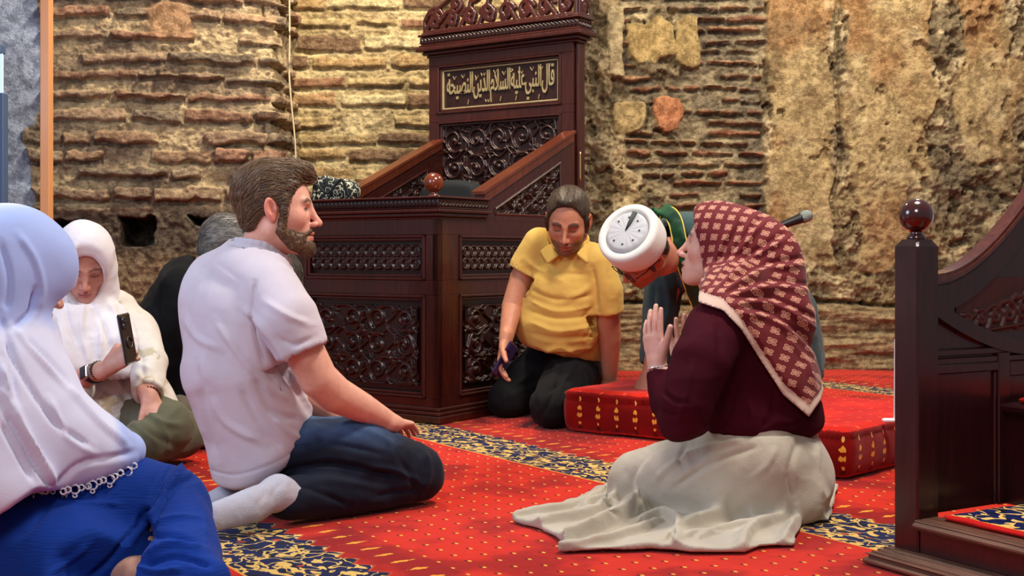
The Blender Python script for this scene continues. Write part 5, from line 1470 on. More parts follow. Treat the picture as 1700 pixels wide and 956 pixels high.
v0_ = v.copy(); v = creases(v, f, RD, .0012, 3, 12); wb_ = sstep(.045, .022, -border_d(v0_))[:, None]*(v0_[:, 2:] < .66); v = v*(1-wb_)+v0_*wb_
q = (v-o)@R
bd_ = -border_d(v)
warp = .006*fbm(v*9, 2, 5)
U_ = q[:, 0]*.92-np.abs(q[:, 1])*.25+warp+2; V_ = q[:, 2]-.45*np.maximum(np.abs(q[:, 1])-.05, 0)+.10*q[:, 0]+warp+2
cols = np.stack([U_/10, V_/10, ((bd_ < .030) & (v[:, 2] < .66))*1.], 1)
part('headscarf', v, f, SCARFM, pr, cols=cols)
# skirt
SKM = cloth('beige_skirt_cloth', lin(186, 178, 162), weave=500, amp=.0035, c2=lin(172, 163, 147), sheen=.25)
def fp(px, py, z=.02): return P(px, py, (CAM_H-z)*F_PX/(py-HY))
poly = np.array([fp(*p)[:2] for p in ((850, 854), (900, 868), (940, 890), (928, 903), (1000, 902), (1080, 898), (1150, 904), (1236, 904), (1262, 896), (1318, 893), (1332, 852), (1376, 855), (1390, 800), (1300, 770), (1150, 770), (1010, 795), (985, 812), (940, 832))])
def poly_d(x, y):
    d = np.full(x.shape, 9.); ins = np.zeros(x.shape, bool)
    n_ = len(poly)
    for i in range(n_):
        a, b = poly[i], poly[(i+1) % n_]; e = b-a
        h = np.clip(((x-a[0])*e[0]+(y-a[1])*e[1])/(e@e), 0, 1); d = np.minimum(d, np.hypot(x-a[0]-h*e[0], y-a[1]-h*e[1]))
        c_ = ((a[1] > y) != (b[1] > y)) & (x < (b[0]-a[0])*(y-a[1])/(b[1]-a[1]+1e-12)+a[0]); ins ^= c_
    return np.where(ins, -d, d)
RG = []
for pts, amp, w in (([(1020, 800), (985, 826), (930, 842), (860, 856)], .035, .022), ([(1030, 825), (1000, 852), (960, 872), (905, 874)], .050, .020), ([(1080, 800), (1062, 838), (1040, 866), (990, 888), (935, 900)], .062, .022),
   ([(1150, 800), (1105, 822), (1078, 856), (1030, 880), (960, 899)], .050, .018), ([(1190, 810), (1160, 842), (1136, 868), (1140, 900)], .045, .020), ([(1240, 815), (1215, 850), (1180, 868), (1120, 876)], .050, .022), ([(1330, 838), (1285, 850), (1245, 872), (1230, 900)], .045, .022),
   ([(1320, 845), (1322, 868), (1318, 890)], .040, .016), ([(1340, 835), (1250, 830), (1170, 812)], .050, .024), ([(1290, 858), (1200, 885), (1150, 890)], .022, .014)):
    q = np.array(smooth_path([fp(*p, z=.03) for p in pts], 5))[:, :2]; RG.append((q, amp, w))
FOLDS = []      # steep towards the hall, gentle behind: (path, height, sharp width, soft width)
for pts, amp, w1, w2 in (([(846, 855), (901, 848), (960, 838), (1004, 812)], .022, .006, .05), ([(878, 870), (934, 862), (990, 854), (1030, 826), (1050, 800)], .034, .007, .035), ([(912, 898), (945, 892), (1000, 876), (1046, 852), (1072, 824), (1100, 796)], .046, .007, .040),
   ([(925, 904), (1000, 896), (1060, 880), (1100, 862)], .024, .006, .03), ([(972, 850), (976, 838), (1003, 833), (1020, 848), (1006, 862)], .030, .008, .020), ([(1062, 848), (1090, 822), (1140, 812), (1180, 820), (1206, 842), (1240, 858)], .048, .008, .045),
   ([(1068, 862), (1100, 858), (1122, 872), (1120, 900)], .036, .006, .030), ([(1112, 890), (1160, 866), (1220, 856), (1280, 848), (1334, 850)], .034, .007, .040), ([(1165, 890), (1205, 876), (1245, 872), (1300, 860)], .022, .006, .03),
   ([(1236, 902), (1250, 880), (1290, 866), (1332, 852)], .030, .006, .030), ([(1300, 892), (1316, 876), (1328, 856)], .026, .006, .02), ([(1130, 900), (1150, 888), (1190, 884)], .018, .005, .03)):
    FOLDS.append((np.array(smooth_path([fp(*p, z=.02) for p in pts], 4))[:, :2], amp, w1, w2))
def sfold(x, y, pts, amp, w1, w2):
    out = np.zeros(x.shape); R_ = w2*3.2; lo, hi = pts.min(0)-R_, pts.max(0)+R_
    sel = (x > lo[0]) & (x < hi[0]) & (y > lo[1]) & (y < hi[1])
    if not sel.any(): return out
    X_, Y_ = x[sel], y[sel]; bd = np.full(X_.shape, 9.); sg = np.zeros(X_.shape); tt = np.zeros(X_.shape); n_ = len(pts)-1
    for i in range(n_):
        a, b = pts[i], pts[i+1]; e = b-a; L2 = max(e@e, 1e-12)
        h = np.clip(((X_-a[0])*e[0]+(Y_-a[1])*e[1])/L2, 0, 1); dx, dy = X_-a[0]-h*e[0], Y_-a[1]-h*e[1]; d = np.hypot(dx, dy)
        m_ = d < bd; bd = np.where(m_, d, bd); sg = np.where(m_, e[0]*dy-e[1]*dx, sg); tt = np.where(m_, (i+h)/n_, tt)
    near = sg < 0                      # the side towards the hall
    w = np.where(near, w1, w2)
    out[sel] = amp*(.55+.45*np.sin(math.pi*tt))*np.where(near, np.exp(-(bd/w)**2), 1/(1+(bd/w)**2)**1.5)
    return out
def skirt_h(x, y):
    q = np.stack([x, y, x*0], -1); h = .010+.006*(fbm(q*14, 3, 7)+.3)
    x2, y2 = x+.004*noise(q*22, 3), y+.004*noise(q*22, 8); m1 = np.zeros(x.shape)
    for p, a, w1, w2 in FOLDS:
        f_ = sfold(x2, y2, p, a, w1, w2); m1 = np.maximum(m1, f_)+.25*np.minimum(m1, f_)
    return h+m1
s = Sdf()
s.ell(P(1288, 792, 3.30), (.150, .16, .13), frame(F, Z3), k=.03)
s.tube([P(1262, 700, 3.32), P(1275, 760, 3.32)], [.165, .165], [.125, .140], lat=L, k=.03)
s.tube([P(1262, 775, 3.22), P(1150, 785, 3.27), P(1062, 800, 3.38)], [.118, .100, .084], k=.05); s.tube([P(1262, 775, 3.45), P(1100, 790, 3.58)], [.11, .09], k=.05)
s.tube([P(1062, 822, 3.38), P(1200, 835, 3.2), P(1330, 838, 3.18)], [.055, .055, .055], k=.05)
def train(q):
    x, y, z = q.T; h = skirt_h(x, y); d2 = poly_d(x, y)
    return np.maximum((z-h)*.6, d2*.9)
s.fn(train, 'u', .022)
s.plane((0, 0, .003), (0, 0, -1), k=.002)
s.plane(P(1262, 700, 3.3), (0, 0, 1), k=.004)
v, f = meshit(s, (-.02, 2.7, -.01), (1.0, 3.85, .33), .0042, 1)
v = creases(v, f, [([(1120, 735), (1080, 750), (1050, 790), (1040, 830)], -.007, 6), ([(1240, 730), (1160, 745), (1110, 775), (1085, 800)], .007, 8), ([(1330, 720), (1310, 780), (1320, 830)], -.006, 8), ([(1140, 740), (1128, 760), (1135, 775)], -.008, 5), ([(1260, 740), (1180, 770), (1120, 810)], -.006, 7),
   ([(1010, 800), (1005, 830), (1030, 860)], -.006, 5), ([(1355, 735), (1360, 790), (1365, 830)], .005, 6), ([(1290, 735), (1275, 770), (1240, 800)], .004, 8), ([(1240, 722), (1300, 722), (1360, 715)], -.004, 2.5)], .005, 6, 10)
v[:, 2] = np.maximum(v[:, 2], .002)
part('skirt', v, f, SKM, pr); SKS = s
b = Sdf(); add_head(b, o, R, sc, open_=.6, jaw=.92)
b.tube([o+R@[-.02, 0, -.055], P(1222, 480, 3.4), P(1230, 520, 3.36)], [.050, .052, .07], k=.02)
b.tube(SPT, np.array(SW)-.03, np.array(SD)-.03, lat=L, k=.03)
b.tube([P(1270, 740, 3.3), P(1075, 795, 3.4)], [.1, .06], k=.02); b.tube([P(1270, 740, 3.45), P(1110, 790, 3.56)], [.1, .06], k=.02); b.tube([P(1075, 815, 3.4), P(1300, 835, 3.2)], [.045, .035], k=.02)
b.tube([P(1190, 545, 3.22), P(1140, 690, 3.10), P(1093, 614, 3.2)], [.045, .042, .024], k=.01)
add_hand(b, P(1091, 606, 3.2), (-.15, .10, 1), (.80, .62, -.1), (.62, -.80, 0), curl=(.06, .12, .16, .22), sc=.92, spread=.13, thumb=(.62, .75, -.05), tcurl=.02)
b.tube([P(1225, 545, 3.5), P(1170, 672, 3.5), P(1136, 616, 3.44)], [.045, .042, .024], k=.01)
add_hand(b, P(1134, 608, 3.43), (-.10, -.05, 1), (.1, -.95, 0), (.95, .2, 0), curl=(.15, .15, .15, .15), sc=.88, spread=.12)
clip_body(b, [sb_, SCF, SKS], [([o, T(.05, 0, -.02)], .13), ([P(1092, 612, 3.2), P(1078, 520, 3.2)], .075), ([P(1136, 612, 3.44), P(1130, 530, 3.44)], .075)], .006)
v, f = meshit(b, (.25, 2.95, -.0), (1.05, 3.85, .86), .0029, 1)
c = head_cols(v, o, R, sc, lin(218, 168, 150), brow=(.1, .06, .045), lips=lin(186, 96, 92), eyes='open')
hq = (v[:, 2] < .62); fin_ = sstep(.02, .0, np.abs(noise(v*90, 4)))*hq*.25
c = c*(1-fin_[:, None])+np.array(lin(196, 110, 96))*fin_[:, None]
part('body', v, f, SKIN, pr, cols=c)
bc = P(1092, 609, 3.2); br = MB().tube(ring(bc, frame((-.15, .1, 1), (1, 0, 0))[:, [1, 2, 0]], .027, .031, 0, 24)-np.array(pr.location), .0022, 6); br.build('bracelet', mplain('silver', (.8, .8, .8), .25, metal=1), pr, smooth=True)

# ================================================================== woman with the phone
pr = thing('person', 'woman in white headscarf and pale floral blouse sitting and holding up a phone', 'person', P(220, 750, 4.0)*[1, 1, 0])
F, L = unit(.45, -.89, 0), unit(.89, .45, 0)
o = P(140, 435, 3.92); R = frame((.30, -.80, -.50), (.16, -.45, .86)); sc = .96
T = lambda *p: o+R@(np.array(p)*sc)
FLW = M('floral_blouse_cloth', rough=.8, sheen=.1); w1 = FLW.noise(FLW.coord(), 9, 2, .5); w2 = FLW.noise(FLW.coord(), 30, 2)
FLW.base(FLW.mix(w1.step(.56, .62)*w2.step(.42, .5)*.75, FLW.mix(w2, lin(196, 190, 182), lin(212, 206, 198)), lin(164, 152, 118))).bump(FLW.noise(FLW.coord(), 40, 3), .004, .5); FLW = FLW.m
SP = [P(160, 520, 4.02), P(170, 570, 4.0), P(185, 640, 4.0), P(205, 700, 3.98)]
s = Sdf(); s.tube(SP, [.13, .175, .165, .18], [.08, .115, .125, .15], lat=L, k=0)
s.tube([P(222, 545, 4.02), P(246, 600, 3.92), P(246, 650, 3.80)], [.066, .058, .046], k=.04)
s.tube([P(115, 550, 3.92), P(100, 640, 3.86), P(130, 645, 3.80)], [.066, .058, .050], k=.04)
c8 = P(246, 652, 3.79); local_cut(s, c8, nrm(P(246, 652, 3.79)-P(246, 610, 3.9)), .07, .003)
s.plane(P(200, 702, 3.95), (-.12, 0, -1), k=.02)
BLS = s; v, f = meshit(s, (-1.65, 3.65, .1), (-1.0, 4.25, .62), .0055, 1)
v = creases(v, f, [([(215, 560), (235, 600), (238, 640)], -.005, 5), ([(230, 600), (245, 612), (256, 612)], .006, 5), ([(228, 620), (242, 632), (256, 630)], .005, 4), ([(160, 640), (190, 655), (225, 650)], -.006, 6), ([(175, 610), (200, 640), (235, 690)], .006, 6), ([(170, 690), (200, 680), (230, 690)], -.005, 5), ([(215, 600), (205, 640), (210, 680)], -.006, 5)], .006, 5, 10)
part('blouse', v, f, FLW, pr)
OLV = cloth('olive_trousers_cloth', lin(92, 92, 72), weave=600, amp=.004)
s = Sdf(); s.ell(P(195, 712, 4.05), (.16, .18, .10), frame(F, Z3), k=.03)
s.tube([P(215, 700, 3.98), P(272, 708, 3.80)], [.10, .085], k=.04); s.tube([P(275, 712, 3.82), P(235, 735, 3.7)], [.075, .065], k=.03)
s.tube([P(215, 705, 4.1), P(300, 718, 4.12)], [.09, .07], k=.04); s.tube([P(300, 722, 4.1), P(240, 742, 3.9)], [.07, .06], k=.03)
s.tube([P(150, 715, 3.95), P(110, 735, 3.8)], [.10, .08], k=.04)
FLOORP(s); OLS = s; v, f = meshit(s, (-1.6, 3.5, -.01), (-.95, 4.35, .34), .0065, 1)
v = creases(v, f, [([(240, 680), (265, 700), (300, 705)], .006, 6), ([(225, 700), (260, 725), (290, 740)], -.007, 6), ([(255, 690), (275, 720), (280, 745)], .005, 5), ([(200, 700), (230, 715), (250, 740)], -.006, 6)], .006, 5, 11); v[:, 2] = np.maximum(v[:, 2], .002)
part('trousers', v, f, OLV, pr)
WSC = cloth('white_scarf_cloth', lin(222, 216, 220), weave=600, amp=.003)
s = Sdf(); s.ell(T(-.010, 0, .030), np.array([.116, .092, .106])*sc, R, k=.02); s.ell(T(.03, 0, .035), np.array([.085, .084, .092])*sc, R, k=.03)
s.ell(T(.0, 0, -.06), np.array([.085, .082, .080])*sc, R, k=.04)
s.tube([T(-.03, 0, -.05), P(138, 520, 4.02), P(150, 570, 3.98)], [.095, .130, .165], [.085, .105, .13], lat=L, k=.05)
s.tube([P(170, 520, 3.93), P(185, 570, 3.87), P(180, 612, 3.84)], [.07, .085, .09], [.03, .035, .03], lat=L, k=.05)
s.tube([P(105, 540, 3.9), P(90, 600, 3.84)], [.085, .095], k=.06)
lace = lambda q: (CAM_H-(630-HY)*3.9/F_PX)+.10*(q[:, 0]+1.30)-q[:, 2]
s.fn(lace, 'i', .004)
fp_ = lambda q: (q-T(.092, 0, .0))@(R@nrm([1, 0, .10]))
s.fn(lambda q: np.where(((q-o)**2).sum(1) < .145**2, fp_(q), -9.), 'i', .006)
s.fn(lambda q: np.maximum(Sdf().ell(T(.085, 0, -.018), np.array([.075, .060, .090])*sc, R).ev(q), -fp_(q)-.065), 's', .010)
WSS = s; v, f = meshit(s, (-1.68, 3.6, .22), (-1.02, 4.25, .82), .0045, 1)
v = creases(v, f, [([(150, 505), (170, 540), (188, 590)], -.008, 5), ([(138, 500), (135, 550), (150, 610)], .006, 6), ([(120, 420), (110, 460), (118, 510)], -.005, 5), ([(178, 500), (195, 530), (205, 580)], .006, 5), ([(130, 400), (118, 430), (112, 470)], .005, 5), ([(165, 520), (168, 560), (165, 600)], .006, 5), ([(105, 480), (112, 530), (130, 580)], -.006, 6), ([(195, 500), (210, 540), (215, 590)], -.005, 5)], .004, 7, 12)
ly = -lace(v)
v[:, 2] -= .004*np.abs(np.sin(v[:, 0]*170))*(ly < .010)
wsf = part('headscarf', v, f, WSC, pr)
b = Sdf(); add_head(b, o, R, sc, jaw=1.0)
b.tube([o+R@[-.02, 0, -.055], P(155, 500, 4.02), P(160, 530, 4.02)], [.050, .052, .07], k=.02); b.tube(SP, [.10, .14, .13, .14], [.05, .08, .09, .10], lat=L, k=.02)
b.tube([P(222, 545, 4.02), P(246, 605, 3.92), P(247, 656, 3.77)], [.045, .042, .026], k=.01)
add_hand(b, P(247, 660, 3.765), (.55, -.35, -.75), (-.1, .3, -.95), (-.7, -.6, 0), curl=(.35, .4, .45, .5), sc=.92, spread=.08, thumb=(.6, .7, .2))
b.tube([P(115, 550, 3.92), P(104, 648, 3.86), P(168, 614, 3.72)], [.045, .040, .027], k=.01)
dh = unit(.80, -.05, .58)
add_hand(b, P(180, 609, 3.70), dh, unit(.5, .8, -.2), unit(-.45, .1, .9), curl=(.55, .6, .65, .7), sc=.98, spread=.04, thumb=(.75, .75, .25), tcurl=.1)
b.tube([P(215, 705, 4.0), P(268, 712, 3.82)], .05, k=.02); b.tube([P(215, 705, 4.1), P(298, 720, 4.12)], .045, k=.02)
clip_body(b, [BLS, WSS, OLS], [([o, T(.05, 0, -.02)], .125), ([P(246, 645, 3.8), P(262, 690, 3.6)], .09), ([P(108, 648, 3.84), P(168, 614, 3.72), P(205, 590, 3.6)], .08)], .006)
v, f = meshit(b, (-1.68, 3.4, 0), (-.95, 4.35, .84), .0036, 1)
c = head_cols(v, o, R, sc, lin(192, 140, 122), brow=(.12, .08, .06), lips=lin(178, 100, 96), eyes='closed', browt=.003)
part('body', v, f, SKIN, pr, cols=c)
BLKP = mplain('black_plastic', (.012, .012, .014), .3)
def limb_band(name, c, ax, r, w, mat, t=.006, parent=pr):
    R_ = frame(ax, Z3 if abs(ax[2]) < .9 else [1, 0, 0])[:, [1, 2, 0]]; s = Sdf(); s.tube(ring(c, R_, r, r*.86, 0, 24), w, t, lat=ax, k=.002)
    v, f = meshit(s, c-.07, c+.07, .0028, 1); return part(name, v, f, mat, parent), R_
ax = nrm(P(168, 614, 3.72)-P(104, 648, 3.86)); wc = P(157, 620, 3.745); wr, R_ = limb_band('watch_band', wc, ax, .033, .011, BLKP, .004)
nw_ = nrm(np.array([.15, -.9, .35])); nw_ = nrm(nw_-ax*(nw_@ax)); QW = np.stack([ax, np.cross(nw_, ax), nw_], 1)
s = Sdf(); s.box(wc+nw_*.033, (.019, .022, .007), R=QW, rad=.006); v, f = meshit(s, wc-.08, wc+.08, .0025, 1); wcase = part('watch_case', v, f, mplain('silver_case', (.55, .55, .57), .3, metal=.9), pr)
s = Sdf(); s.box(wc+nw_*.0395, (.016, .019, .0018), R=QW, rad=.0015); v, f = meshit(s, wc-.08, wc+.08, .0022, 0); part('watch_screen', v, f, mplain('watch_glass', (.01, .01, .012), .08), pr)
for (cc_, ax_, r_, nm, mt) in ((P(166, 615, 3.722), ax, .031, 'bead_bracelet', mplain('green_beads', lin(52, 56, 40), .4)), (P(248, 655, 3.775), nrm(P(247, 660, 3.765)-P(246, 620, 3.88)), .031, 'bead_bracelet', mplain('brown_beads', lin(96, 52, 32), .4))):
    mbb = MB(); R_ = frame(ax_, Z3 if abs(ax_[2]) < .9 else [1, 0, 0])[:, [1, 2, 0]]
    for k in range(22):
        a = k*2*math.pi/22; p = cc_+R_@[r_*math.cos(a), r_*.88*math.sin(a), 0]-np.array(pr.location)
        mbb.lathe([(.0008, -.0045), (.0035, -.003), (.0045, 0), (.0035, .003), (.0008, .0045)], 0, 0, 8); n_ = 40
        for i in range(len(mbb.v)-n_, len(mbb.v)): mbb.v[i] = tuple(np.array(mbb.v[i])+p)
    o_ = mbb.build(nm, mt, pr, smooth=True); o_['kind'] = 'stuff'
ph = MB().box(-.037, .037, -.0045, .0045, -.075, .075, .008); phc = P(211, 562, 3.66)
phm = mplain('black_phone_case', (.012, .010, .012), .25, coat=.4); po_ = ph.build('smartphone', phm)
cb_ = MB().box(-.030, .000, -.0085, -.004, .030, .066, .005).build('camera_bump', phm, po_)
for (x, z) in ((-.022, .057), (-.022, .040), (-.008, .048)):
    l_ = MB().lathe([(.0065, 0), (.0065, .003), (.004, .0035), (.0035, .0015), (.0005, .0015)], 0, 0, 18); l_.v = [(a+x, -.0085-c_, b_2+z) for a, b_2, c_ in l_.v]; l_.build('camera_lens', mplain('lens_glass', (.03, .03, .04), .1, coat=1), po_)
rg_ = MB().tube([(.016*math.cos(a), -.0060, .016*math.sin(a)-.012) for a in np.linspace(0, 2*math.pi, 25)], .0022, 6).build('ring_grip', mplain('dark_metal', (.1, .1, .1), .3, metal=1), po_, smooth=True)
po_.location = phc; po_.rotation_euler = (-.16, -.06, 1.42)
tag(po_, 'black smartphone held up in the fist of the woman in the white headscarf', 'phone')

# ================================================================== woman in the blue dress, nearest
pr = thing('person', 'woman in long white lace edged scarf and royal blue dress sitting nearest at the left', 'person', P(120, 1000, 2.4)*[1, 1, 0])
o = P(22, 452, 2.36); R = frame((.62, .72, -.28), (.15, .25, 1)); sc = .97
T = lambda *p: o+R@(np.array(p)*sc); F, L = unit(.62, .78, 0), unit(-.78, .62, 0)
BLU = M('blue_crinkle_cloth', rough=.8, spec=.15, sheen=.05)
cw = BLU.scale(BLU.coord(), (1, 1, 1)); w1 = BLU.noise(BLU.scale(BLU.coord(), (26, 26, 330)), 1, 2, .5); w2 = BLU.noise(BLU.coord(), 6, 2)
BLU.base(BLU.mix(w2, lin(5, 38, 112), lin(14, 60, 156))).bump(w1, .0022, .7); BLU = BLU.m
s = Sdf(); s.ell(P(10, 920, 2.55), (.24, .22, .19), frame(F, Z3), k=.04)
s.tube([P(30, 880, 2.5), P(160, 850, 2.42), P(268, 852, 2.40)], [.155, .125, .092], k=.05)
s.tube([P(272, 862, 2.38), P(298, 930, 2.28), P(290, 985, 2.2)], [.084, .078, .07], k=.02)
s.tube([P(20, 930, 2.35), P(110, 950, 2.28), P(170, 985, 2.22)], [.14, .12, .10], k=.04)
s.tube([P(300, 945, 2.22), P(350, 962, 2.16)], [.055, .035], k=.04)
s.tube([P(15, 660, 2.52), P(12, 740, 2.55), P(12, 860, 2.56)], [.07, .13, .18], [.06, .11, .15], lat=L, k=.03)
s.tube([P(250, 872, 2.30), P(232, 915, 2.24), P(190, 975, 2.20)], [.010, .032, .066], [.14, .16, .16], lat=unit(1, 0, .8), k=.02, op='s')
FLOORP(s); BDS = s
v, f = meshit(s, (-1.3, 2.0, -.01), (-.42, 2.85, .60), .0052, 1)
CR = [([(296, 762), (270, 800), (240, 850), (190, 920), (150, 956)], -.012, 5), ([(330, 790), (290, 810), (262, 850), (250, 890)], -.009, 6), ([(305, 770), (285, 800), (255, 850), (215, 905)], .008, 5), ([(245, 895), (280, 890), (330, 905)], -.008, 5), ([(240, 925), (280, 905), (340, 915)], .009, 6), ([(240, 940), (290, 925), (350, 940)], -.009, 5),
      ([(250, 870), (290, 860), (335, 865)], .005, 5), ([(320, 820), (335, 860), (340, 900)], .004, 8), ([(60, 825), (120, 838), (200, 836)], .004, 4), ([(90, 830), (60, 870), (20, 900)], -.005, 8), ([(150, 900), (110, 930), (80, 956)], .006, 9), ([(230, 940), (260, 950), (300, 945)], .008, 5)]
v = creases(v, f, CR, .005, 3, 7); v[:, 2] = np.maximum(v[:, 2], .002)
part('dress', v, f, BLU, pr)
WS2 = M('white_voile', rough=.85, spec=.15, sheen=.15); w1 = WS2.noise(WS2.coord(), 3.2, 2, .4)
WS2.base(WS2.mix(w1.step(.47, .54)*.7, lin(210, 215, 240), lin(142, 172, 240))).bump(WS2.noise(WS2.coord(), 700, 1), .0008, .5)
WS2.b.inputs['Alpha'].default_value = 1.0; WS2 = WS2.m
s = Sdf(); s.ell(T(-.010, 0, .026), np.array([.122, .098, .104])*sc, R, k=.02); s.ell(T(.040, 0, .02), np.array([.085, .080, .080])*sc, R, k=.03)
s.tube([T(-.02, 0, -.05), P(18, 540, 2.42), P(12, 620, 2.46), P(20, 740, 2.48)], [.080, .080, .112, .182], [.080, .09, .12, .17], lat=L, k=.05)
s.tube([P(36, 600, 2.36), P(86, 690, 2.33), P(162, 750, 2.35)], [.060, .066, .054], k=.06)
s.tube([P(-30, 640, 2.3), P(-20, 800, 2.26)], [.13, .13], k=.08)
s.tube([P(120, 740, 2.34), P(196, 752, 2.38), P(214, 748, 2.40)], [.07, .036, .030], k=.05)
lx = np.array([(x-CX)*2.4/F_PX for x in (-200, -10, 0, 60, 90, 140, 180, 228, 300)]); lz = np.array([CAM_H-(y-HY)*2.4/F_PX for y in (960, 858, 850, 812, 811, 800, 788, 772, 760)])
lacef = lambda q: np.interp(q[:, 0]*2.4/q[:, 1], lx, lz)-(CAM_H+(q[:, 2]-CAM_H)*2.4/q[:, 1])
s.fn(lambda q: lacef(q)*.8, 'i', .006)
s.fn(lambda q: np.where(((q-o)**2).sum(1) < .15**2, (q-T(.106, 0, .03))@(R@nrm([1, 0, .30])), -9.), 'i', .008)
s.ell(T(.092, 0, -.045), np.array([.070, .052, .075])*sc, R, k=.010, op='s')
WSA = s; v, f = meshit(s, (-1.35, 1.98, .15), (-.60, 2.9, .82), .0048, 1)
CR = [([(20, 540), (60, 590), (110, 640), (165, 700), (215, 742)], .008, 9), ([(10, 560), (40, 630), (90, 700), (150, 745)], -.008, 8), ([(0, 600), (30, 690), (70, 770), (95, 806)], .010, 8), ([(40, 560), (80, 600), (120, 650)], -.006, 6), ([(60, 480), (50, 520), (20, 545)], -.009, 6), ([(30, 385), (60, 430), (72, 480), (60, 520)], .005, 8),
      ([(0, 400), (15, 460), (10, 520)], -.006, 8), ([(90, 810), (130, 770), (180, 760), (225, 750)], -.006, 7), ([(0, 520), (20, 600), (22, 680)], -.007, 8), ([(0, 700), (30, 750), (60, 800)], -.008, 7), ([(80, 660), (110, 720), (160, 755)], .006, 8), ([(0, 640), (40, 720), (90, 790)], .006, 6), ([(88, 812), (60, 770), (10, 690)], -.007, 4)]
v = creases(v, f, CR, .005, 11, 6)
ws2 = part('headscarf', v, f, WS2, pr)
n = vnormals(v, f); x_, y_ = px_of(v); l_ = -lacef(v)
sel = (l_ > -.004) & (l_ < .012) & ((n*nrm_rows(v-np.array([0, 0, CAM_H]))).sum(1) < .1) & (x_ > 60) & (x_ < 240)
lm = MB(); pts = v[sel]; pl_ = l_[sel]; bins = np.floor(pts[:, 0]/.0085).astype(int); k = 0; prev = None
for b_i in np.unique(bins):
    i_ = np.nonzero(bins == b_i)[0]; p = pts[i_[np.argmin(pl_[i_]*3+pts[i_, 1])]]
    p = p if prev is None or abs(p[1]-prev[1]) < .03 else np.array([p[0], prev[1], p[2]]); prev = p
    if True:
        k += 1; r_ = .0055 if k % 3 else .0085
        c_ = p+np.array([0, -.004, -.004-r_*.5])-np.array(pr.location)
        lm.tube([c_+np.array([r_*math.cos(a), .001, r_*math.sin(a)]) for a in np.linspace(0, 2*math.pi, 11)], .0019, 5)
        if not k % 3: lm.tube([c_+np.array([.004*math.cos(a), 0, -.011+.004*math.sin(a)]) for a in np.linspace(0, 2*math.pi, 9)], .0016, 5)
le = lm.build('lace_edging', mplain('white_lace', lin(224, 226, 236), .7), ws2, smooth=True); le['kind'] = 'stuff'
b = Sdf(); add_head(b, o, R, sc, ears=False, jaw=.95)
b.tube([o+R@[-.02, 0, -.055], P(25, 520, 2.45), P(25, 560, 2.48)], [.048, .05, .07], k=.02); b.tube([P(28, 580, 2.5), P(18, 700, 2.54), P(15, 850, 2.56)], [.12, .13, .14], [.07, .09, .1], lat=L, k=.02)
b.tube([P(30, 880, 2.5), P(262, 855, 2.4)], [.10, .06], k=.02); b.tube([P(272, 868, 2.38), P(292, 960, 2.26)], [.05, .045], k=.02)
b.tube([P(120, 960, 2.42), P(196, 952, 2.30), P(226, 950, 2.26)], [.05, .040, .030], k=.02)
b.tube([P(80, 620, 2.40), P(120, 700, 2.38), P(190, 755, 2.40)], [.05, .045, .026], k=.02)
add_hand(b, P(192, 756, 2.40), (.8, .5, -.2), (0, 0, -1), (0, 1, 0), curl=(.3, .3, .3, .3), sc=.7)
clip_body(b, [BDS, WSA], [([o, T(.06, 0, -.03)], .11), ([P(150, 960, 2.3), P(225, 950, 2.2)], .07)], .006)
v, f = meshit(b, (-1.25, 2.05, 0), (-.45, 2.85, .82), .0038, 1)
c = head_cols(v, o, R, sc, lin(212, 166, 148), brow=(.1, .07, .05), eyes='closed')
part('body', v, f, SKIN, pr, cols=c)

# ================================================================== man in black, mostly hidden
pr = thing('person', 'grey haired man in black sweater bowed forward behind the man in white polo', 'person', P(300, 745, 4.5)*[1, 1, 0])
F, L = unit(.85, .50, 0), unit(-.50, .85, 0)
o = P(374, 416, 4.62); R = frame((.80, .38, -.46), (.40, .2, .9)); sc = 1.02; T = lambda *p: o+R@(np.array(p)*sc)
BS = cloth('black_sweater_cloth', lin(9, 10, 13), weave=500, amp=.004, sheen=.02)
s = Sdf(); s.tube([P(345, 452, 4.62), P(318, 480, 4.62), P(292, 540, 4.6), P(292, 620, 4.6), P(302, 665, 4.6)], [.10, .19, .205, .19, .18], [.085, .125, .145, .14, .14], lat=L, k=0)
s.tube([P(300, 480, 4.50), P(330, 560, 4.42), P(370, 600, 4.45)], [.07, .065, .05], k=.04); s.tube([P(345, 470, 4.8), P(400, 590, 4.85)], [.07, .05], k=.04)
s.plane(P(300, 668, 4.6), (.1, 0, -1), k=.02); local_cut(s, P(347, 440, 4.62), (.45, 0, .9), .09)
b1_ = s; v, f = meshit(s, (-1.65, 4.2, .05), (-.85, 5.05, .70), .0065, 1)
v = creases(v, f, [([(270, 470), (262, 540), (270, 620)], -.007, 7), ([(300, 500), (320, 560), (300, 630)], .006, 8), ([(250, 600), (280, 640), (300, 650)], -.006, 6)], .006, 4, 9); part('sweater', v, f, BS, pr)
KH = cloth('khaki_trousers_cloth', lin(122, 112, 98), weave=500, amp=.004)
s = Sdf(); s.ell(P(305, 690, 4.6), (.14, .17, .12), frame(F, Z3), k=.03); s.tube([P(300, 690, 4.48), P(345, 712, 4.48), P(420, 715, 4.6)], [.095, .085, .08], k=.03); s.tube([P(420, 720, 4.6), P(330, 735, 4.42), P(280, 738, 4.40)], [.065, .06, .055], k=.03)
FLOORP(s); b2_ = s; v, f = meshit(s, (-1.6, 4.1, -.01), (-.75, 4.95, .28), .007, 1)
v = creases(v, f, [([(290, 660), (305, 690), (330, 705)], -.007, 5), ([(295, 700), (320, 718), (345, 720)], .006, 5)], .006, 5, 10); v[:, 2] = np.maximum(v[:, 2], .002); part('trousers', v, f, KH, pr)
hs = Sdf(); hair_cap(hs, o, R, sc, quiff=False); v, f = meshit(hs, o-.16, o+.16, .0045, 1); q = (v-o)@R
GH = hairmat('grey_hair', lin(66, 64, 62), lin(128, 124, 118))
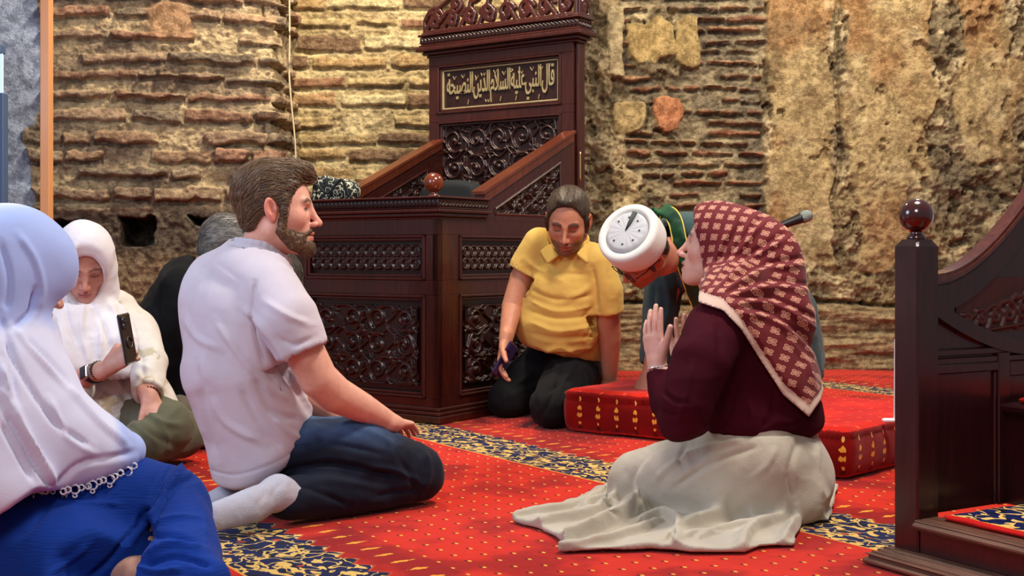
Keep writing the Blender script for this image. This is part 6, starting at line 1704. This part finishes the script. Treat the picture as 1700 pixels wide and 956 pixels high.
ho = part('hair', v+vnormals(v, f)*(.002*noise(q*np.array([20, 90, 60]), 3))[:, None], f, GH, pr)
strands('hair_strands', hs, v, lambda p: np.stack([-np.ones(len(p)), ((p-o)@R)[:, 1]*3, -.5*np.ones(len(p))], 1)@R.T, 1200, .035, GH, ho, r=.0009, steps=4)
b = Sdf(); add_head(b, o, R, sc); b.tube([T(-.02, 0, -.05), P(346, 446, 4.62), P(335, 480, 4.62)], [.058, .062, .09], k=.02); b.tube([P(318, 490, 4.62), P(295, 620, 4.6), P(305, 690, 4.6)], [.15, .14, .13], [.08, .1, .1], lat=L, k=.02)
b.tube([P(330, 560, 4.42), P(372, 602, 4.45)], .035, k=.01); add_hand(b, P(378, 606, 4.45), (.8, .2, -.4), (0, 0, -1), (0, 1, 0)); b.tube([P(300, 690, 4.5), P(415, 718, 4.6)], .06, k=.01); b.tube([P(415, 725, 4.6), P(280, 738, 4.4)], [.04, .035], k=.01)
clip_body(b, [b1_, b2_], [([o, o], .17), ([P(348, 436, 4.62), P(348, 436, 4.62)], .075), ([P(372, 602, 4.45), P(420, 620, 4.45)], .08)])
v, f = meshit(b, (-1.6, 4.15, 0), (-.7, 5.0, .92), .0045, 1)
part('body', v, f, SKIN, pr, cols=head_cols(v, o, R, sc, lin(206, 142, 112), brow=(.1, .1, .1), eyes='closed'))

# ================================================================== hidden person, only dark hair shows
pr = thing('person', 'seated person hidden behind the white polo shirt, only dark hair showing under the bearded chin', 'person', P(455, 745, 4.4)*[1, 1, 0])
o = P(462, 476, 4.4); R = frame((.2, -.9, -.45), Z3); sc = .98
s = Sdf(); s.tube([P(460, 540, 4.5), P(458, 600, 4.5), P(455, 700, 4.5)], [.10, .15, .16], [.09, .12, .14], k=0); s.tube([P(455, 715, 4.45), P(480, 728, 4.25)], [.12, .09], k=.05); s.tube([P(430, 715, 4.45), P(420, 728, 4.2)], [.12, .09], k=.05); FLOORP(s)
v, f = meshit(s, (-1.2, 4.0, -.01), (-.5, 4.8, .5), .009, 1); part('dark_robe', v, f, BS, pr)
b = Sdf(); add_head(b, o, R, sc); b.tube([o+R@[-.02, 0, -.05], P(460, 540, 4.5)], [.055, .07], k=.02); b.tube([P(460, 545, 4.5), P(455, 700, 4.5)], [.09, .1], k=.02)
v, f = meshit(b, (-1.2, 4.1, .0), (-.5, 4.8, .75), .006, 1); part('body', v, f, SKIN, pr, cols=head_cols(v, o, R, sc, lin(190, 130, 104), eyes='closed'))
hs = Sdf(); hair_cap(hs, o, R, sc, thick=.004, quiff=False); v, f = meshit(hs, o-.16, o+.16, .005, 1); ho = part('hair', v, f, hairmat('dark_brown_hair', lin(34, 28, 26), lin(66, 56, 50)), pr)
strands('hair_strands', hs, v, lambda p: np.tile([.6, -.6, -.3], (len(p), 1)), 900, .03, ho.data.materials[0], ho, r=.0009, steps=3)
